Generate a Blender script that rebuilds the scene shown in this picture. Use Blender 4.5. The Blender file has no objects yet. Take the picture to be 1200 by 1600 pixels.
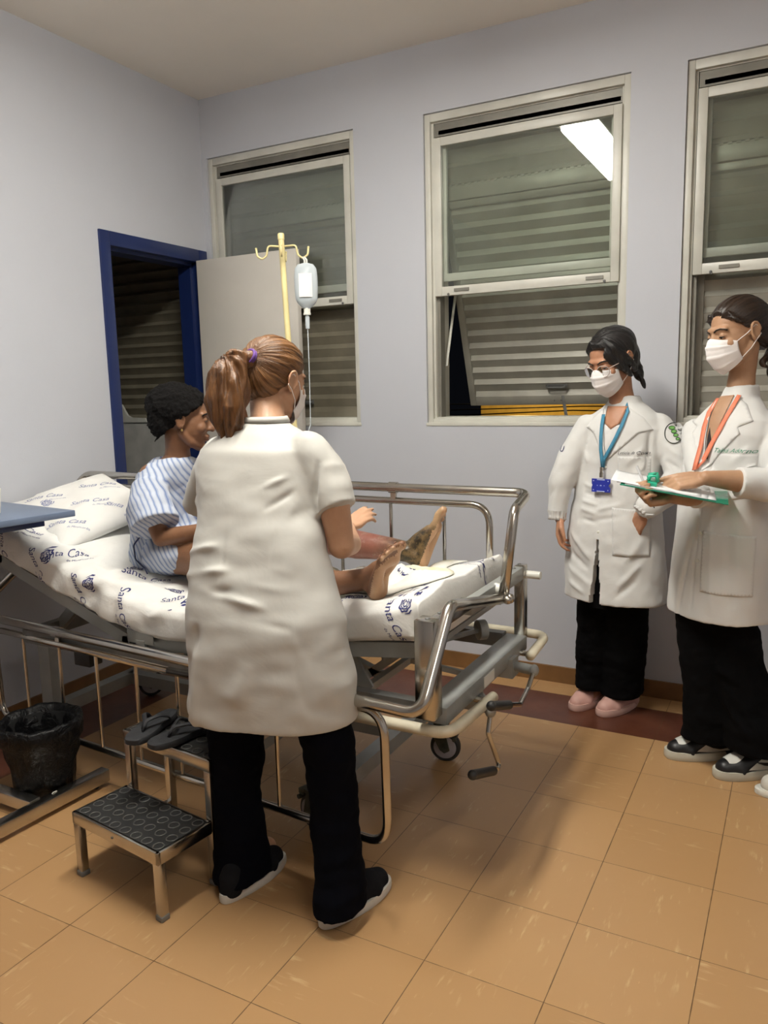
import bpy, bmesh, math, random
import numpy as np
from mathutils import Vector, Matrix, noise
from mathutils.bvhtree import BVHTree
random.seed(7)
C = bpy.context.scene.collection
SC = bpy.context.scene
PI = math.pi

# ------------------------------------------------------------------ camera
cam_d = bpy.data.cameras.new('camera'); cam = bpy.data.objects.new('camera', cam_d); C.objects.link(cam)
YAW, PITCH, ROLL = math.radians(28.225), math.radians(-8.801), math.radians(-1.332)
_f = Vector((-math.sin(YAW)*math.cos(PITCH), math.cos(YAW)*math.cos(PITCH), math.sin(PITCH)))
_r = Vector((math.cos(YAW), math.sin(YAW), 0)); _u = _r.cross(_f)
_r2 = _r*math.cos(ROLL) + _u*math.sin(ROLL); _u2 = -_r*math.sin(ROLL) + _u*math.cos(ROLL)
cam.matrix_world = Matrix(((_r2.x, _u2.x, -_f.x, 2.958), (_r2.y, _u2.y, -_f.y, -3.510), (_r2.z, _u2.z, -_f.z, 1.3854), (0, 0, 0, 1)))
cam_d.sensor_fit = 'VERTICAL'; cam_d.sensor_height = 36; cam_d.lens = 1221.92/1600*36; cam_d.clip_start = .05
SC.camera = cam
SC.view_settings.view_transform = 'Standard'; SC.view_settings.look = 'None'
SC.view_settings.gamma = 1; SC.view_settings.use_curve_mapping = False
SC.view_settings.exposure = 0.0

# ------------------------------------------------------------------ world (night outside)
W = bpy.data.worlds.new('night'); SC.world = W; W.use_nodes = True
W.node_tree.nodes['Background'].inputs[0].default_value = (.02, .022, .03, 1)
W.node_tree.nodes['Background'].inputs[1].default_value = .12
LAMP_FILL = 26.0  # emission of the added fill fixture, kept below the main one
LAMP = 78.0          # emission of the fluorescent diffusers
LAMP_COL = (1.0, .97, .885)

# ------------------------------------------------------------------ object helpers
WL = {}
def tag(o, label=None, cat=None, group=None, kind=None):
    if label: o['label'] = label
    if cat: o['category'] = cat
    if group: o['group'] = group
    if kind: o['kind'] = kind
    return o
def thing(name, label, cat, loc, group=None):
    o = bpy.data.objects.new(name, None); o.empty_display_size = .05; C.objects.link(o)
    o.location = loc; WL[o.name] = Vector(loc); tag(o, label, cat, group); return o
def V(*a): return Vector(a)

class MB:
    """collects shapes in world coordinates, build() links them as ONE mesh object"""
    def __init__(s): s.bm = bmesh.new(); s.mi = 0
    def _fin(s, faces):
        for f in faces: f.material_index = s.mi
    def box(s, x0, x1, y0, y1, z0, z1, M=None, bev=0):
        v = [s.bm.verts.new((x, y, z)) for x in (x0, x1) for y in (y0, y1) for z in (z0, z1)]
        if M is not None:
            for q in v: q.co = M @ q.co
        fs = [s.bm.faces.new([v[i] for i in t]) for t in ((0,1,3,2),(4,6,7,5),(0,4,5,1),(2,3,7,6),(0,2,6,4),(1,5,7,3))]
        if bev:
            es = list({e for f in fs for e in f.edges})
            r = bmesh.ops.bevel(s.bm, geom=es, offset=bev, segments=2, affect='EDGES', profile=.5)
            fs = [f for f in s.bm.faces if f.is_valid and any(vv in f.verts for vv in r['verts'])] if 0 else r['faces']
        s._fin(fs); return s
    def cbox(s, c, size, M=None, bev=0):
        T = Matrix.Translation(c) @ (M.to_4x4() if M is not None else Matrix.Identity(4))
        return s.box(-size[0]/2, size[0]/2, -size[1]/2, size[1]/2, -size[2]/2, size[2]/2, T, bev)
    def beam(s, a, b, w, h, up=(0,0,1), bev=0):
        """rectangular bar from a to b; w across, h along up"""
        a, b = Vector(a), Vector(b); d = b-a; L = d.length; d.normalize()
        up = Vector(up); sd = d.cross(up)
        if sd.length < 1e-4: sd = d.cross(Vector((0, 1, 0)))
        sd.normalize(); u2 = sd.cross(d)
        M = Matrix(((d.x, sd.x, u2.x), (d.y, sd.y, u2.y), (d.z, sd.z, u2.z)))
        return s.cbox((a+b)/2, (L, w, h), M, bev)
    def loft(s, rings, cap=True, closed=False):
        R = [[s.bm.verts.new(p) for p in r] for r in rings]; n = len(R[0]); fs = []
        m = len(R)
        for i in range(m if closed else m-1):
            A, B = R[i], R[(i+1) % m]
            for k in range(n):
                fs.append(s.bm.faces.new((A[k], A[(k+1) % n], B[(k+1) % n], B[k])))
        if cap and not closed:
            fs.append(s.bm.faces.new(R[0][::-1])); fs.append(s.bm.faces.new(R[-1]))
        s._fin(fs); return s
    def tube(s, pts, r, seg=12, closed=False, cap=True, flat=1.0, up=None):
        pts = [Vector(p) for p in pts]; n = len(pts)
        rr = r if isinstance(r, (list, tuple)) else [r]*n
        T = []
        for i in range(n):
            if closed: t = pts[(i+1) % n]-pts[i-1]
            else: t = pts[min(i+1, n-1)]-pts[max(i-1, 0)]
            T.append(t.normalized())
        nrm = Vector(up) if up is not None else (Vector((0, 0, 1)) if abs(T[0].z) < .9 else Vector((1, 0, 0)))
        rings = []
        for i in range(n):
            nrm = (nrm - T[i]*nrm.dot(T[i]))
            if nrm.length < 1e-6: nrm = T[i].orthogonal()
            nrm.normalize(); bn = T[i].cross(nrm)
            rings.append([pts[i] + nrm*math.cos(2*PI*k/seg)*rr[i]*flat + bn*math.sin(2*PI*k/seg)*rr[i] for k in range(seg)])
        return s.loft(rings, cap, closed)
    def cone(s, a, b, ra, rb=None, seg=16): return s.tube([a, b], [ra, rb if rb is not None else ra], seg)
    def ell(s, c, r, M=None, seg=16, rng=10):
        if not isinstance(r, (tuple, list)): r = (r, r, r)
        c = Vector(c); rings = []
        for i in range(1, rng):
            th = PI*i/rng
            rings.append([Vector((r[0]*math.sin(th)*math.cos(2*PI*k/seg), r[1]*math.sin(th)*math.sin(2*PI*k/seg), -r[2]*math.cos(th))) for k in range(seg)])
        if M is not None: rings = [[M @ p for p in q] for q in rings]
        top = Vector((0, 0, -r[2])); bot = Vector((0, 0, r[2]))
        if M is not None: top = M @ top; bot = M @ bot
        R = [[s.bm.verts.new(c+p) for p in q] for q in rings]; a = s.bm.verts.new(c+top); b = s.bm.verts.new(c+bot); fs = []
        for k in range(seg):
            fs.append(s.bm.faces.new((a, R[0][(k+1) % seg], R[0][k]))); fs.append(s.bm.faces.new((b, R[-1][k], R[-1][(k+1) % seg])))
            for i in range(len(R)-1): fs.append(s.bm.faces.new((R[i][k], R[i][(k+1) % seg], R[i+1][(k+1) % seg], R[i+1][k])))
        s._fin(fs); return s
    def caps(s, pts, r, seg=14):
        """chain of round tapered capsules (for remeshed bodies)"""
        pts = [Vector(p) for p in pts]; rr = r if isinstance(r, (list, tuple)) else [r]*len(pts)
        for p, q in zip(pts, rr): s.ell(p, q, seg=seg, rng=8)
        for i in range(len(pts)-1):
            if (pts[i+1]-pts[i]).length > 1e-4: s.tube([pts[i], pts[i+1]], [rr[i]*.995, rr[i+1]*.995], seg)
        return s
    def lathe(s, c, prof, seg=32, axis=None, cap=True):
        c = Vector(c); M = Matrix.Identity(3) if axis is None else Vector((0, 0, 1)).rotation_difference(Vector(axis)).to_matrix()
        return s.loft([[c + M @ Vector((r*math.cos(2*PI*k/seg), r*math.sin(2*PI*k/seg), z)) for k in range(seg)] for r, z in prof], cap)
    def grid(s, P, closed_u=False):
        """P[i][j] points -> sheet of quads"""
        R = [[s.bm.verts.new(p) for p in r] for r in P]; fs = []
        for i in range(len(R)-1):
            for j in range(len(R[0])-1): fs.append(s.bm.faces.new((R[i][j], R[i+1][j], R[i+1][j+1], R[i][j+1])))
        s._fin(fs); return s
    def add_mesh(s, me, M=None):
        o = len(s.bm.verts); vs = [s.bm.verts.new((M @ v.co) if M is not None else v.co) for v in me.vertices]; fs = []
        for p in me.polygons:
            try: fs.append(s.bm.faces.new([vs[i] for i in p.vertices]))
            except ValueError: pass
        s._fin(fs); return s
    def mesh(s, name='m'):
        bmesh.ops.recalc_face_normals(s.bm, faces=s.bm.faces)
        me = bpy.data.meshes.new(name); s.bm.to_mesh(me); s.bm.free(); return me
    def build(s, name, mats, parent=None, sharp=35, origin=None):
        return link(name, s.mesh(name), mats, parent, sharp, origin)
def link(name, me, mats, parent=None, sharp=35, origin=None):
    if not isinstance(mats, (list, tuple)): mats = [mats]
    for m in mats: me.materials.append(m)
    if parent is not None: off = WL[parent.name]
    elif origin is not None: off = Vector(origin)
    else:
        co = np.empty(len(me.vertices)*3, dtype=np.float32); me.vertices.foreach_get('co', co); co = co.reshape(-1, 3)
        lo, hi = co.min(0), co.max(0); off = Vector(((lo[0]+hi[0])/2, (lo[1]+hi[1])/2, lo[2]))
    me.transform(Matrix.Translation(-off))
    me.polygons.foreach_set('use_smooth', [True]*len(me.polygons))
    if sharp: me.set_sharp_from_angle(angle=math.radians(sharp))
    o = bpy.data.objects.new(name, me); C.objects.link(o)
    if parent is not None: o.parent = parent; WL[o.name] = Vector(off)
    else: o.location = off; WL[o.name] = Vector(off)
    return o
def remesh(mb, voxel=.005, smooth=4, disp=None, factor=.6):
    """fuse all shapes of a builder into one continuous skin"""
    me = mb.mesh('tmp'); o = bpy.data.objects.new('tmp', me); C.objects.link(o)
    m = o.modifiers.new('r', 'REMESH'); m.mode = 'VOXEL'; m.voxel_size = voxel
    if smooth: k = o.modifiers.new('s', 'SMOOTH'); k.iterations = smooth; k.factor = factor
    dg = bpy.context.evaluated_depsgraph_get(); ev = o.evaluated_get(dg)
    out = bpy.data.meshes.new_from_object(ev); bpy.data.objects.remove(o)
    if disp: displace(out, disp)
    return out
def displace(me, fn):
    n = len(me.vertices); co = np.empty(n*3, dtype=np.float32); me.vertices.foreach_get('co', co); co = co.reshape(-1, 3).astype(float)
    no = np.empty(n*3, dtype=np.float32); me.vertices.foreach_get('normal', no); no = no.reshape(-1, 3).astype(float)
    co2 = fn(co, no); me.vertices.foreach_set('co', co2.astype(np.float32).ravel()); me.update()
def fillet(pts, rad, n=6):
    pts = [Vector(p) for p in pts]; out = [pts[0]]
    for i in range(1, len(pts)-1):
        a, p, b = pts[i-1], pts[i], pts[i+1]; R = rad[i-1] if isinstance(rad, (list, tuple)) else rad
        u, w = (a-p).normalized(), (b-p).normalized(); ang = u.angle(w)
        if ang > PI-.02: out.append(p); continue
        t = min(R/math.tan(ang/2), (a-p).length*.49, (b-p).length*.49); A, B = p+u*t, p+w*t
        for k in range(n+1):
            s = k/n; out.append(A*(1-s)**2 + p*2*s*(1-s) + B*s*s)
    out.append(pts[-1]); return out
def text_mesh(s, size=.05, shear=0.0, res=3, extrude=0.0):
    cu = bpy.data.curves.new('t', 'FONT'); cu.body = s; cu.size = size; cu.shear = shear; cu.align_x = 'CENTER'; cu.align_y = 'CENTER'
    cu.resolution_u = res; cu.extrude = extrude
    o = bpy.data.objects.new('t', cu); C.objects.link(o); dg = bpy.context.evaluated_depsgraph_get()
    me = bpy.data.meshes.new_from_object(o.evaluated_get(dg)); bpy.data.objects.remove(o); return me

# ------------------------------------------------------------------ material helpers
class NT:
    def __init__(s, name):
        s.m = bpy.data.materials.new(name); s.m.use_nodes = True; s.t = s.m.node_tree; s.b = s.t.nodes['Principled BSDF']
    def n(s, typ, **kw):
        x = s.t.nodes.new(typ)
        for k, v in kw.items(): setattr(x, k, v)
        return x
    def L(s, a, b): s.t.links.new(a, b)
    def setin(s, sock, v):
        if hasattr(v, 'links') or isinstance(v, bpy.types.NodeSocket): s.L(v, sock)
        else: sock.default_value = v
    def math(s, op, a, b=0.0, c=None, clamp=False):
        x = s.n('ShaderNodeMath', operation=op, use_clamp=clamp); s.setin(x.inputs[0], a); s.setin(x.inputs[1], b)
        if c is not None: s.setin(x.inputs[2], c)
        return x.outputs[0]
    def pos(s): return s.n('ShaderNodeNewGeometry').outputs['Position']
    def xyz(s, v=None):
        x = s.n('ShaderNodeSeparateXYZ'); s.L(v if v is not None else s.pos(), x.inputs[0]); return x.outputs
    def comb(s, x, y, z):
        c = s.n('ShaderNodeCombineXYZ')
        for i, v in enumerate((x, y, z)): s.setin(c.inputs[i], v)
        return c.outputs[0]
    def noise(s, vec, scale=5, detail=3, rough=.5, dist=0):
        x = s.n('ShaderNodeTexNoise'); s.L(vec, x.inputs['Vector']); x.inputs['Scale'].default_value = scale
        x.inputs['Detail'].default_value = detail; x.inputs['Roughness'].default_value = rough; x.inputs['Distortion'].default_value = dist
        return x.outputs['Fac']
    def ramp(s, f, a, b, c0=(0,0,0,1), c1=(1,1,1,1)):
        x = s.n('ShaderNodeValToRGB'); s.L(f, x.inputs[0]); e = x.color_ramp.elements
        e[0].position = a; e[1].position = b; e[0].color = c0; e[1].color = c1; return x.outputs[0]
    def mix(s, f, a, b):
        x = s.n('ShaderNodeMix', data_type='RGBA'); s.setin(x.inputs[0], f)
        for sock, v in ((x.inputs[6], a), (x.inputs[7], b)):
            if isinstance(v, bpy.types.NodeSocket): s.L(v, sock)
            else: sock.default_value = (*v[:3], 1)
        return x.outputs[2]
    def scalev(s, v, k):
        x = s.n('ShaderNodeVectorMath', operation='MULTIPLY'); s.L(v, x.inputs[0]); x.inputs[1].default_value = k; return x.outputs[0]
    def bump(s, h, dist=.002, st=1.0):
        x = s.n('ShaderNodeBump'); s.L(h, x.inputs['Height']); x.inputs['Distance'].default_value = dist; x.inputs['Strength'].default_value = st
        s.L(x.outputs[0], s.b.inputs['Normal']); return x
    def col(s, v): s.setin(s.b.inputs['Base Color'], v if isinstance(v, bpy.types.NodeSocket) else (*v[:3], 1))
    def set(s, **kw):
        for k, v in kw.items(): s.setin(s.b.inputs[{'rough':'Roughness','metal':'Metallic','spec':'Specular IOR Level','sheen':'Sheen Weight','coat':'Coat Weight','sss':'Subsurface Weight','trans':'Transmission Weight','ior':'IOR','alpha':'Alpha'}[k]], v)
        return s

def plain(name, col, rough=.5, metal=0, var=.12, scale=12, bump=0, bscale=60, spec=None):
    t = NT(name); p = t.pos(); f = t.noise(p, scale, 4)
    c2 = tuple(max(0, c*(1-var)) for c in col); c3 = tuple(min(1, c*(1+var)) for c in col)
    t.col(t.mix(t.ramp(f, .3, .7), c2, c3)); t.set(rough=rough, metal=metal)
    if spec is not None: t.set(spec=spec)
    if bump: t.bump(t.noise(p, bscale, 4), bump)
    return t.m

def cloth(name, col, rough=.85, weave=900, fold=.004, fscale=9, var=.03):
    t = NT(name); p = t.pos(); f1 = t.noise(p, fscale, 4, .55, .6); f2 = t.noise(p, weave, 1)
    t.col(t.mix(f1, tuple(c*(1-var) for c in col), tuple(min(1, c*(1+var)) for c in col)))
    h = t.math('ADD', t.math('MULTIPLY', f1, 1.0), t.math('MULTIPLY', f2, .03))
    t.bump(h, fold, .8); t.set(rough=rough, sheen=.15 if max(col) > .1 else 0, spec=.25 if max(col) > .1 else .08); return t.m

def emis(name, col, st):
    t = NT(name); t.col(col); t.b.inputs['Emission Color'].default_value = (*col, 1); t.b.inputs['Emission Strength'].default_value = st; return t.m

def glass_mat(name, tint=(.93, .96, .94), spec=1.0, dirt=.06):
    t = NT(name); t.t.nodes.remove(t.b); out = t.t.nodes['Material Output']
    tr = t.n('ShaderNodeBsdfTransparent'); tr.inputs[0].default_value = (*tint, 1)
    gl = t.n('ShaderNodeBsdfGlossy'); gl.inputs['Roughness'].default_value = .015
    df = t.n('ShaderNodeBsdfDiffuse'); df.inputs[0].default_value = (.55, .56, .5, 1)
    fr = t.n('ShaderNodeFresnel'); fr.inputs[0].default_value = 1.55
    m = t.n('ShaderNodeMixShader'); t.L(t.math('MULTIPLY', fr.outputs[0], spec*1.6, clamp=True), m.inputs[0]); t.L(tr.outputs[0], m.inputs[1]); t.L(gl.outputs[0], m.inputs[2])
    m2 = t.n('ShaderNodeMixShader'); t.L(t.math('MULTIPLY', t.noise(t.pos(), 7, 5), dirt*2), m2.inputs[0]); t.L(m.outputs[0], m2.inputs[1]); t.L(df.outputs[0], m2.inputs[2])
    t.L(m2.outputs[0], out.inputs[0]); return t.m

def floor_mat():
    t = NT('vinyl_tile'); p = t.pos(); X, Y, Z = t.xyz(p)
    gx = t.math('DIVIDE', t.math('SUBTRACT', X, .104), .3); gy = t.math('DIVIDE', t.math('ADD', Y, .45), .3)
    fx, fy = t.math('FRACT', t.math('ADD', gx, 20)), t.math('FRACT', t.math('ADD', gy, 40))
    ix, iy = t.math('FLOOR', t.math('ADD', gx, 20)), t.math('FLOOR', t.math('ADD', gy, 40))
    ex = t.math('SUBTRACT', .5, t.math('ABSOLUTE', t.math('SUBTRACT', fx, .5))); ey = t.math('SUBTRACT', .5, t.math('ABSOLUTE', t.math('SUBTRACT', fy, .5)))
    # fine wobble of the joint width
    wob = t.math('MULTIPLY', t.noise(p, 25, 3), .006)
    lx = t.math('LESS_THAN', t.math('SUBTRACT', ex, wob), .0012); ly = t.math('LESS_THAN', t.math('SUBTRACT', ey, wob), .0003)
    line = t.math('MAXIMUM', lx, ly)
    wn = t.n('ShaderNodeTexWhiteNoise', noise_dimensions='2D'); t.L(t.comb(ix, iy, 0), wn.inputs['Vector']); rnd = wn.outputs['Value']
    base = t.mix(rnd, (.50, .300, .138), (.56, .345, .165))
    base = t.mix(t.math('MULTIPLY', t.ramp(t.noise(p, 3, 5, .6), .35, .75), .55), base, (.50, .295, .135))
    # marbling streaks: along x on half the tiles, along y on the others
    off = t.math('MULTIPLY', rnd, 37)
    sx = t.noise(t.comb(t.math('ADD', t.math('MULTIPLY', X, 9), off), t.math('MULTIPLY', Y, 55), off), 1, 3, .6)
    sy = t.noise(t.comb(t.math('ADD', t.math('MULTIPLY', X, 60), off), t.math('MULTIPLY', Y, 11), off), 1, 3, .6)
    st = t.mix(t.math('GREATER_THAN', rnd, .35), sx, sy)
    sm = t.math('MULTIPLY', t.ramp(st, .60, .70), t.ramp(t.noise(p, 5, 2), .45, .6))
    base = t.mix(t.math('MULTIPLY', sm, .6), base, (.80, .60, .34))
    dk = t.math('MULTIPLY', t.ramp(st, .27, .22), .35)
    base = t.mix(dk, base, (.26, .13, .05))
    # brown border strip along the left and back walls
    inx = t.math('GREATER_THAN', X, .104); iny = t.math('LESS_THAN', Y, -.15)
    inn = t.math('MULTIPLY', t.math('GREATER_THAN', X, .404), t.math('LESS_THAN', Y, -.45))
    strip = t.math('MULTIPLY', t.math('MULTIPLY', inx, iny), t.math('SUBTRACT', 1, inn))
    brown = t.mix(t.ramp(t.noise(p, 8, 5), .3, .7), (.085, .026, .014), (.125, .042, .022))
    base = t.mix(strip, base, brown)
    base = t.mix(t.math('MULTIPLY', line, .85), base, (.09, .045, .018))
    t.col(base)
    sc = t.noise(p, 30, 6, .7)
    t.set(rough=t.math('ADD', t.math('MULTIPLY', sc, .22), .22), spec=.5)
    t.bump(t.math('ADD', t.math('MULTIPLY', line, -1.0), t.math('MULTIPLY', t.noise(p, 6, 3), .25)), .0012, .5)
    return t.m

def wall_mat(name, c, v=.05):
    t = NT(name); p = t.pos()
    t.col(t.mix(t.ramp(t.noise(p, 1.3, 5, .6), .3, .7), tuple(x*(1-v) for x in c), c)); t.set(rough=.55, spec=.3)
    t.bump(t.noise(p, 160, 3), .0006, .5); return t.m

MAT = {}
MAT['wall'] = wall_mat('wall_paint', (.55, .565, .615)); MAT['ceiling'] = wall_mat('ceiling_paint', (.90, .86, .79))
MAT['floor'] = floor_mat()
MAT['skirting'] = plain('skirting_vinyl', (.20, .10, .035), .45)
MAT['alu'] = plain('window_frame_paint', (.60, .59, .53), .38, 0.0, .10, 6, .0006, 40)
MAT['alu_dark'] = plain('window_track_dark', (.22, .21, .18), .45, .2)
MAT['louver'] = plain('louver_paint', (.33, .315, .27), .42, .15, .12, 9, .001, 30)
MAT['louver_dark'] = plain('louver_brown', (.19, .17, .125), .5, .1)
MAT['glass'] = glass_mat('window_glass', (.96, .98, .96), .62, .045)
MAT['blue'] = plain('door_frame_blue', (.009, .021, .095), .35, 0, .08, 5)
MAT['door'] = plain('door_leaf_cream', (.60, .57, .52), .45, 0, .05, 3)
MAT['tile'] = plain('bath_tile', (.40, .40, .38), .35)
MAT['steel'] = NT('stainless_steel'); _t = MAT['steel']; _p = _t.pos(); _t.col(_t.mix(_t.ramp(_t.noise(_p, 9, 5), .35, .7), (.50, .47, .42), (.60, .58, .54))); _t.set(metal=1.0, rough=_t.math('ADD', _t.math('MULTIPLY', _t.noise(_p, 22, 5), .12), .16)); MAT['steel'] = _t.m
MAT['grey'] = plain('grey_enamel', (.33, .34, .33), .35, .25, .10, 10)
MAT['grey_dark'] = plain('grey_enamel_worn', (.16, .16, .155), .45, .3, .2, 14)
MAT['cream_tube'] = plain('bumper_cream', (.66, .60, .46), .4, 0, .15, 14)
MAT['rubber'] = plain('black_rubber', (.018, .018, .018), .5, 0, .2, 20)
MAT['wheel_grey'] = plain('wheel_hub_grey', (.36, .34, .36), .4)
MAT['castmetal'] = plain('caster_fork', (.075, .08, .06), .45, .5, .3, 30)
MAT['white_plastic'] = plain('white_plastic', (.72, .72, .66), .35, 0, .05)
# ------------------------------------------------------------------ room shell
H = 2.951
RX, RY = 5.2, -6.2                      # far corner of the room behind the camera
BX = -1.35                              # bathroom depth beyond the left wall
def struct(o, label, cat=None):
    o['kind'] = 'structure'; o['label'] = label
    if cat: o['category'] = cat
    return o
m = MB(); m.box(BX, RX, RY, 0.0, -.08, 0); struct(m.build('floor', MAT['floor']), 'orange beige vinyl tile floor with a dark brown border strip', 'floor')
m = MB(); m.box(BX-.1, RX+.1, RY-.1, .25, H, H+.1); struct(m.build('ceiling', MAT['ceiling']), 'warm off-white painted ceiling', 'ceiling')
# windows: (x0, x1) openings, sill 1.222, head 2.648
WZ0, WZ1 = 1.222, 2.648
WIN = [(.032, .951), (1.327, 2.265), (2.482, 3.42)]
BATHWIN = (-1.12, -.17)
m = MB(); T = .2
xs = [BX, BATHWIN[0], BATHWIN[1]] + [v for w in WIN for v in w] + [RX]
m.box(BX, RX, 0, T, 0, WZ0); m.box(BX, RX, 0, T, WZ1, H)
for i in range(0, len(xs), 2): m.box(xs[i], xs[i+1], 0, T, WZ0, WZ1)
struct(m.build('wall_back', MAT['wall'], sharp=20), 'lavender-white painted back wall with three windows', 'wall')
DY0, DY1, DZ = -.765, -.012, 2.165      # outer size of the blue door frame
m = MB(); LT = .13
m.box(-LT, 0, RY, DY0+.05, 0, H); m.box(-LT, 0, DY0+.05, 0.0, DZ-.05, H); m.box(-LT, 0, DY1-.05, 0, 0, DZ-.05)
struct(m.build('wall_left', MAT['wall'], sharp=20), 'lavender-white painted left wall with the bathroom doorway', 'wall')
m = MB(); m.box(RX, RX+.1, RY, .0, 0, H); struct(m.build('wall_right', MAT['wall'], sharp=20), 'painted right wall', 'wall')
m = MB(); m.box(BX, RX, RY-.1, RY, 0, H); struct(m.build('wall_front', MAT['wall'], sharp=20), 'painted wall behind the viewer', 'wall')
# bathroom beyond the doorway
m = MB(); m.box(BX-.1, BX, -1.6, .0, 0, H); m.box(BX, -LT, -1.7, -1.6, 0, H)
m.box(BX, -LT, -.012, -.002, 0, WZ0)
struct(m.build('wall_bathroom', MAT['tile'], sharp=20), 'grey tiled bathroom walls seen through the doorway', 'wall')
# coved line under the ceiling and skirting
m = MB(); m.box(.0, RX, -.012, 0, 0, .078); struct(m.build('baseboard_back', MAT['skirting'], sharp=20), 'brown skirting along the back wall', 'baseboard')
m = MB(); m.box(0, .012, RY, DY0, 0, .078); struct(m.build('baseboard_left', MAT['skirting'], sharp=20), 'brown skirting along the left wall', 'baseboard')

# ---- louver slats: zig-zag profile, narrow face tilts up, broad face tilts down
def slats(mb, x0, x1, y, z0, z1, pitch=.072, d=.020, first=0.0, th=.002):
    """y is the room-side plane"""
    prof = []; z = z0; k = 0
    while z < z1-.01:
        prof += [(y, z), (y+.003, z+.004), (y+d, z+pitch*.34), (y+d+.002, z+pitch*.36), (y+d*.55, z+pitch*.70), (y+.002, z+pitch*.985)]
        z += pitch
    prof = [(a, min(b, z1)) for a, b in prof]
    front = [[Vector((x, a, b)) for a, b in prof] for x in (x0, x1)]
    mb.grid(front); back = [[Vector((x, a+th+.006, b)) for a, b in prof] for x in (x0, x1)]; mb.grid(back)
def frame_rect(mb, x0, x1, z0, z1, w, y0, y1, bot=None, top=None):
    bot = w if bot is None else bot; top = w if top is None else top
    mb.box(x0, x0+w, y0, y1, z0, z1, bev=.002); mb.box(x1-w, x1, y0, y1, z0, z1, bev=.002)
    mb.box(x0+w, x1-w, y0, y1, z0, z0+bot, bev=.002); mb.box(x0+w, x1-w, y0, y1, z1-top, z1, bev=.002)

def window(n, x0, x1, label, awning=None, dark_low=False):
    # the outer frame carries the id of the whole window
    m = MB(); frame_rect(m, x0+.001, x1-.001, WZ0+.001, WZ1-.001, .027, .012, .19, bot=.022, top=.036)
    frame_rect(m, x0+.027, x1-.027, WZ0+.022, WZ1-.036, .012, .03, .19, bot=.008, top=.006)
    root = m.build('window_%d' % n, MAT['alu'], sharp=25); struct(root, label, 'window')
    ax, bx = x0+.042, x1-.036
    # dark head track and side channels
    m = MB(); m.box(ax, bx, .035, .10, WZ1-.10, WZ1-.043); m.box(ax-.002, ax+.014, .05, .1, WZ0+.03, WZ1-.05); m.box(bx-.010, bx+.002, .05, .1, WZ0+.03, WZ1-.05)
    m.build('track', MAT['alu_dark'], root)
    # front sash, pushed up
    s0, s1, sz0, sz1 = ax, bx, 1.826, 2.540
    m = MB(); frame_rect(m, s0, s1, sz0, sz1, .036, .018, .045, bot=.042, top=.038)
    m.box(s0+.02, s1-.01, .035, .06, 2.556, 2.574)
    sash = m.build('sash', MAT['alu'], root)
    m = MB()
    for hx in (s0+.10, s1-.14):
        m.box(hx, hx+.075, .013, .019, 1.842, 1.856); 
    m.build('latch', MAT['alu_dark'], sash)
    m = MB()
    for hx in (s0+.07, s1-.06): m.ell((hx, .016, 1.832), .006); m.cone((hx, .016, 1.832), (hx+.004, .012, 1.822), .003)
    m.build('sash_knob', MAT['grey_dark'], sash)
    m = MB(); m.box(s0+.036, s1-.036, .028, .032, sz0+.042, sz1-.038); m.build('pane', MAT['glass'], sash)
    # rear sash, also up
    m = MB(); m.box(s0+.02, s1-.02, .05, .072, 1.896, 1.932, bev=.002); m.box(s0+.02, s0+.05, .05, .072, 1.93, 2.52, bev=.002); m.box(s1-.05, s1-.02, .05, .072, 1.93, 2.52, bev=.002)
    rs = m.build('rear_sash', MAT['alu'], root)
    m = MB(); m.box(s0+.05, s1-.05, .060, .063, 1.93, 2.52); m.build('pane', MAT['glass'], rs)
    # fixed upper louvers
    lm = MAT['louver_dark'] if 0 else MAT['louver']
    m = MB(); slats(m, ax, bx, .100, 2.345, 2.62, pitch=.078, d=.030); 
    m.build('upper_louver', lm, root)
    m = MB(); m.box(ax, bx, .10, .135, 2.272, 2.342, bev=.004)
    for k in range(26): m.box(ax+.01+k*(bx-ax-.02)/26, ax+.01+(k+.5)*(bx-ax-.02)/26, .096, .101, 2.335, 2.343)
    m.build('mullion', MAT['louver'], root)
    # lower louver panel, hinged at its head
    m = MB(); L = 1.035; pt = .09
    frame_rect(m, ax+.003, bx-.003, -L, 0, .034, 0, .028, bot=.05, top=.03)
    slats(m, ax+.034, bx-.034, .004, -L+.05, -.03, pitch=.066, d=.014)
    ang = awning or 0
    M = Matrix.Translation((0, .108, 2.268)) @ Matrix.Rotation(ang, 4, 'X')
    bmesh.ops.transform(m.bm, matrix=M, verts=m.bm.verts)
    pan = m.build('louver_panel', MAT['louver_dark'] if dark_low else lm, root, sharp=25)
    m = MB(); hx = (ax+bx)/2 + .05
    pts = fillet([(hx-.045, 0, -L+.10), (hx-.045, -.022, -L+.10), (hx+.045, -.022, -L+.10), (hx+.045, 0, -L+.10)], .01)
    m.tube(pts, .005, 8); m.box(hx-.055, hx+.055, -.003, .0, -L+.09, -L+.11); m.box(hx-.02, hx-.014, -.002, .0, -L+.02, -L+.028); m.box(hx+.014, hx+.02, -.002, .0, -L+.02, -L+.028)
    bmesh.ops.transform(m.bm, matrix=M, verts=m.bm.verts); m.build('handle', MAT['grey_dark'], pan)
    if awning:
        e = M @ Vector((ax+.01, .0, -.42)); m = MB(); m.beam((ax+.012, .12, 1.50), e, .012, .004); e2 = M @ Vector((bx-.01, .0, -.42)); m.beam((bx-.012, .12, 1.50), e2, .012, .004)
        m.build('stay_arm', MAT['alu'], root)
        m = MB(); m.beam((1.975, .16, 1.235), (1.90, .36, 1.34), .014, .006); m.build('catch_bar', MAT['grey_dark'], root)
    return root
window(1, *WIN[0], 'tall closed window beside the open door, raised sash over brown metal louvers', dark_low=True)
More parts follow.
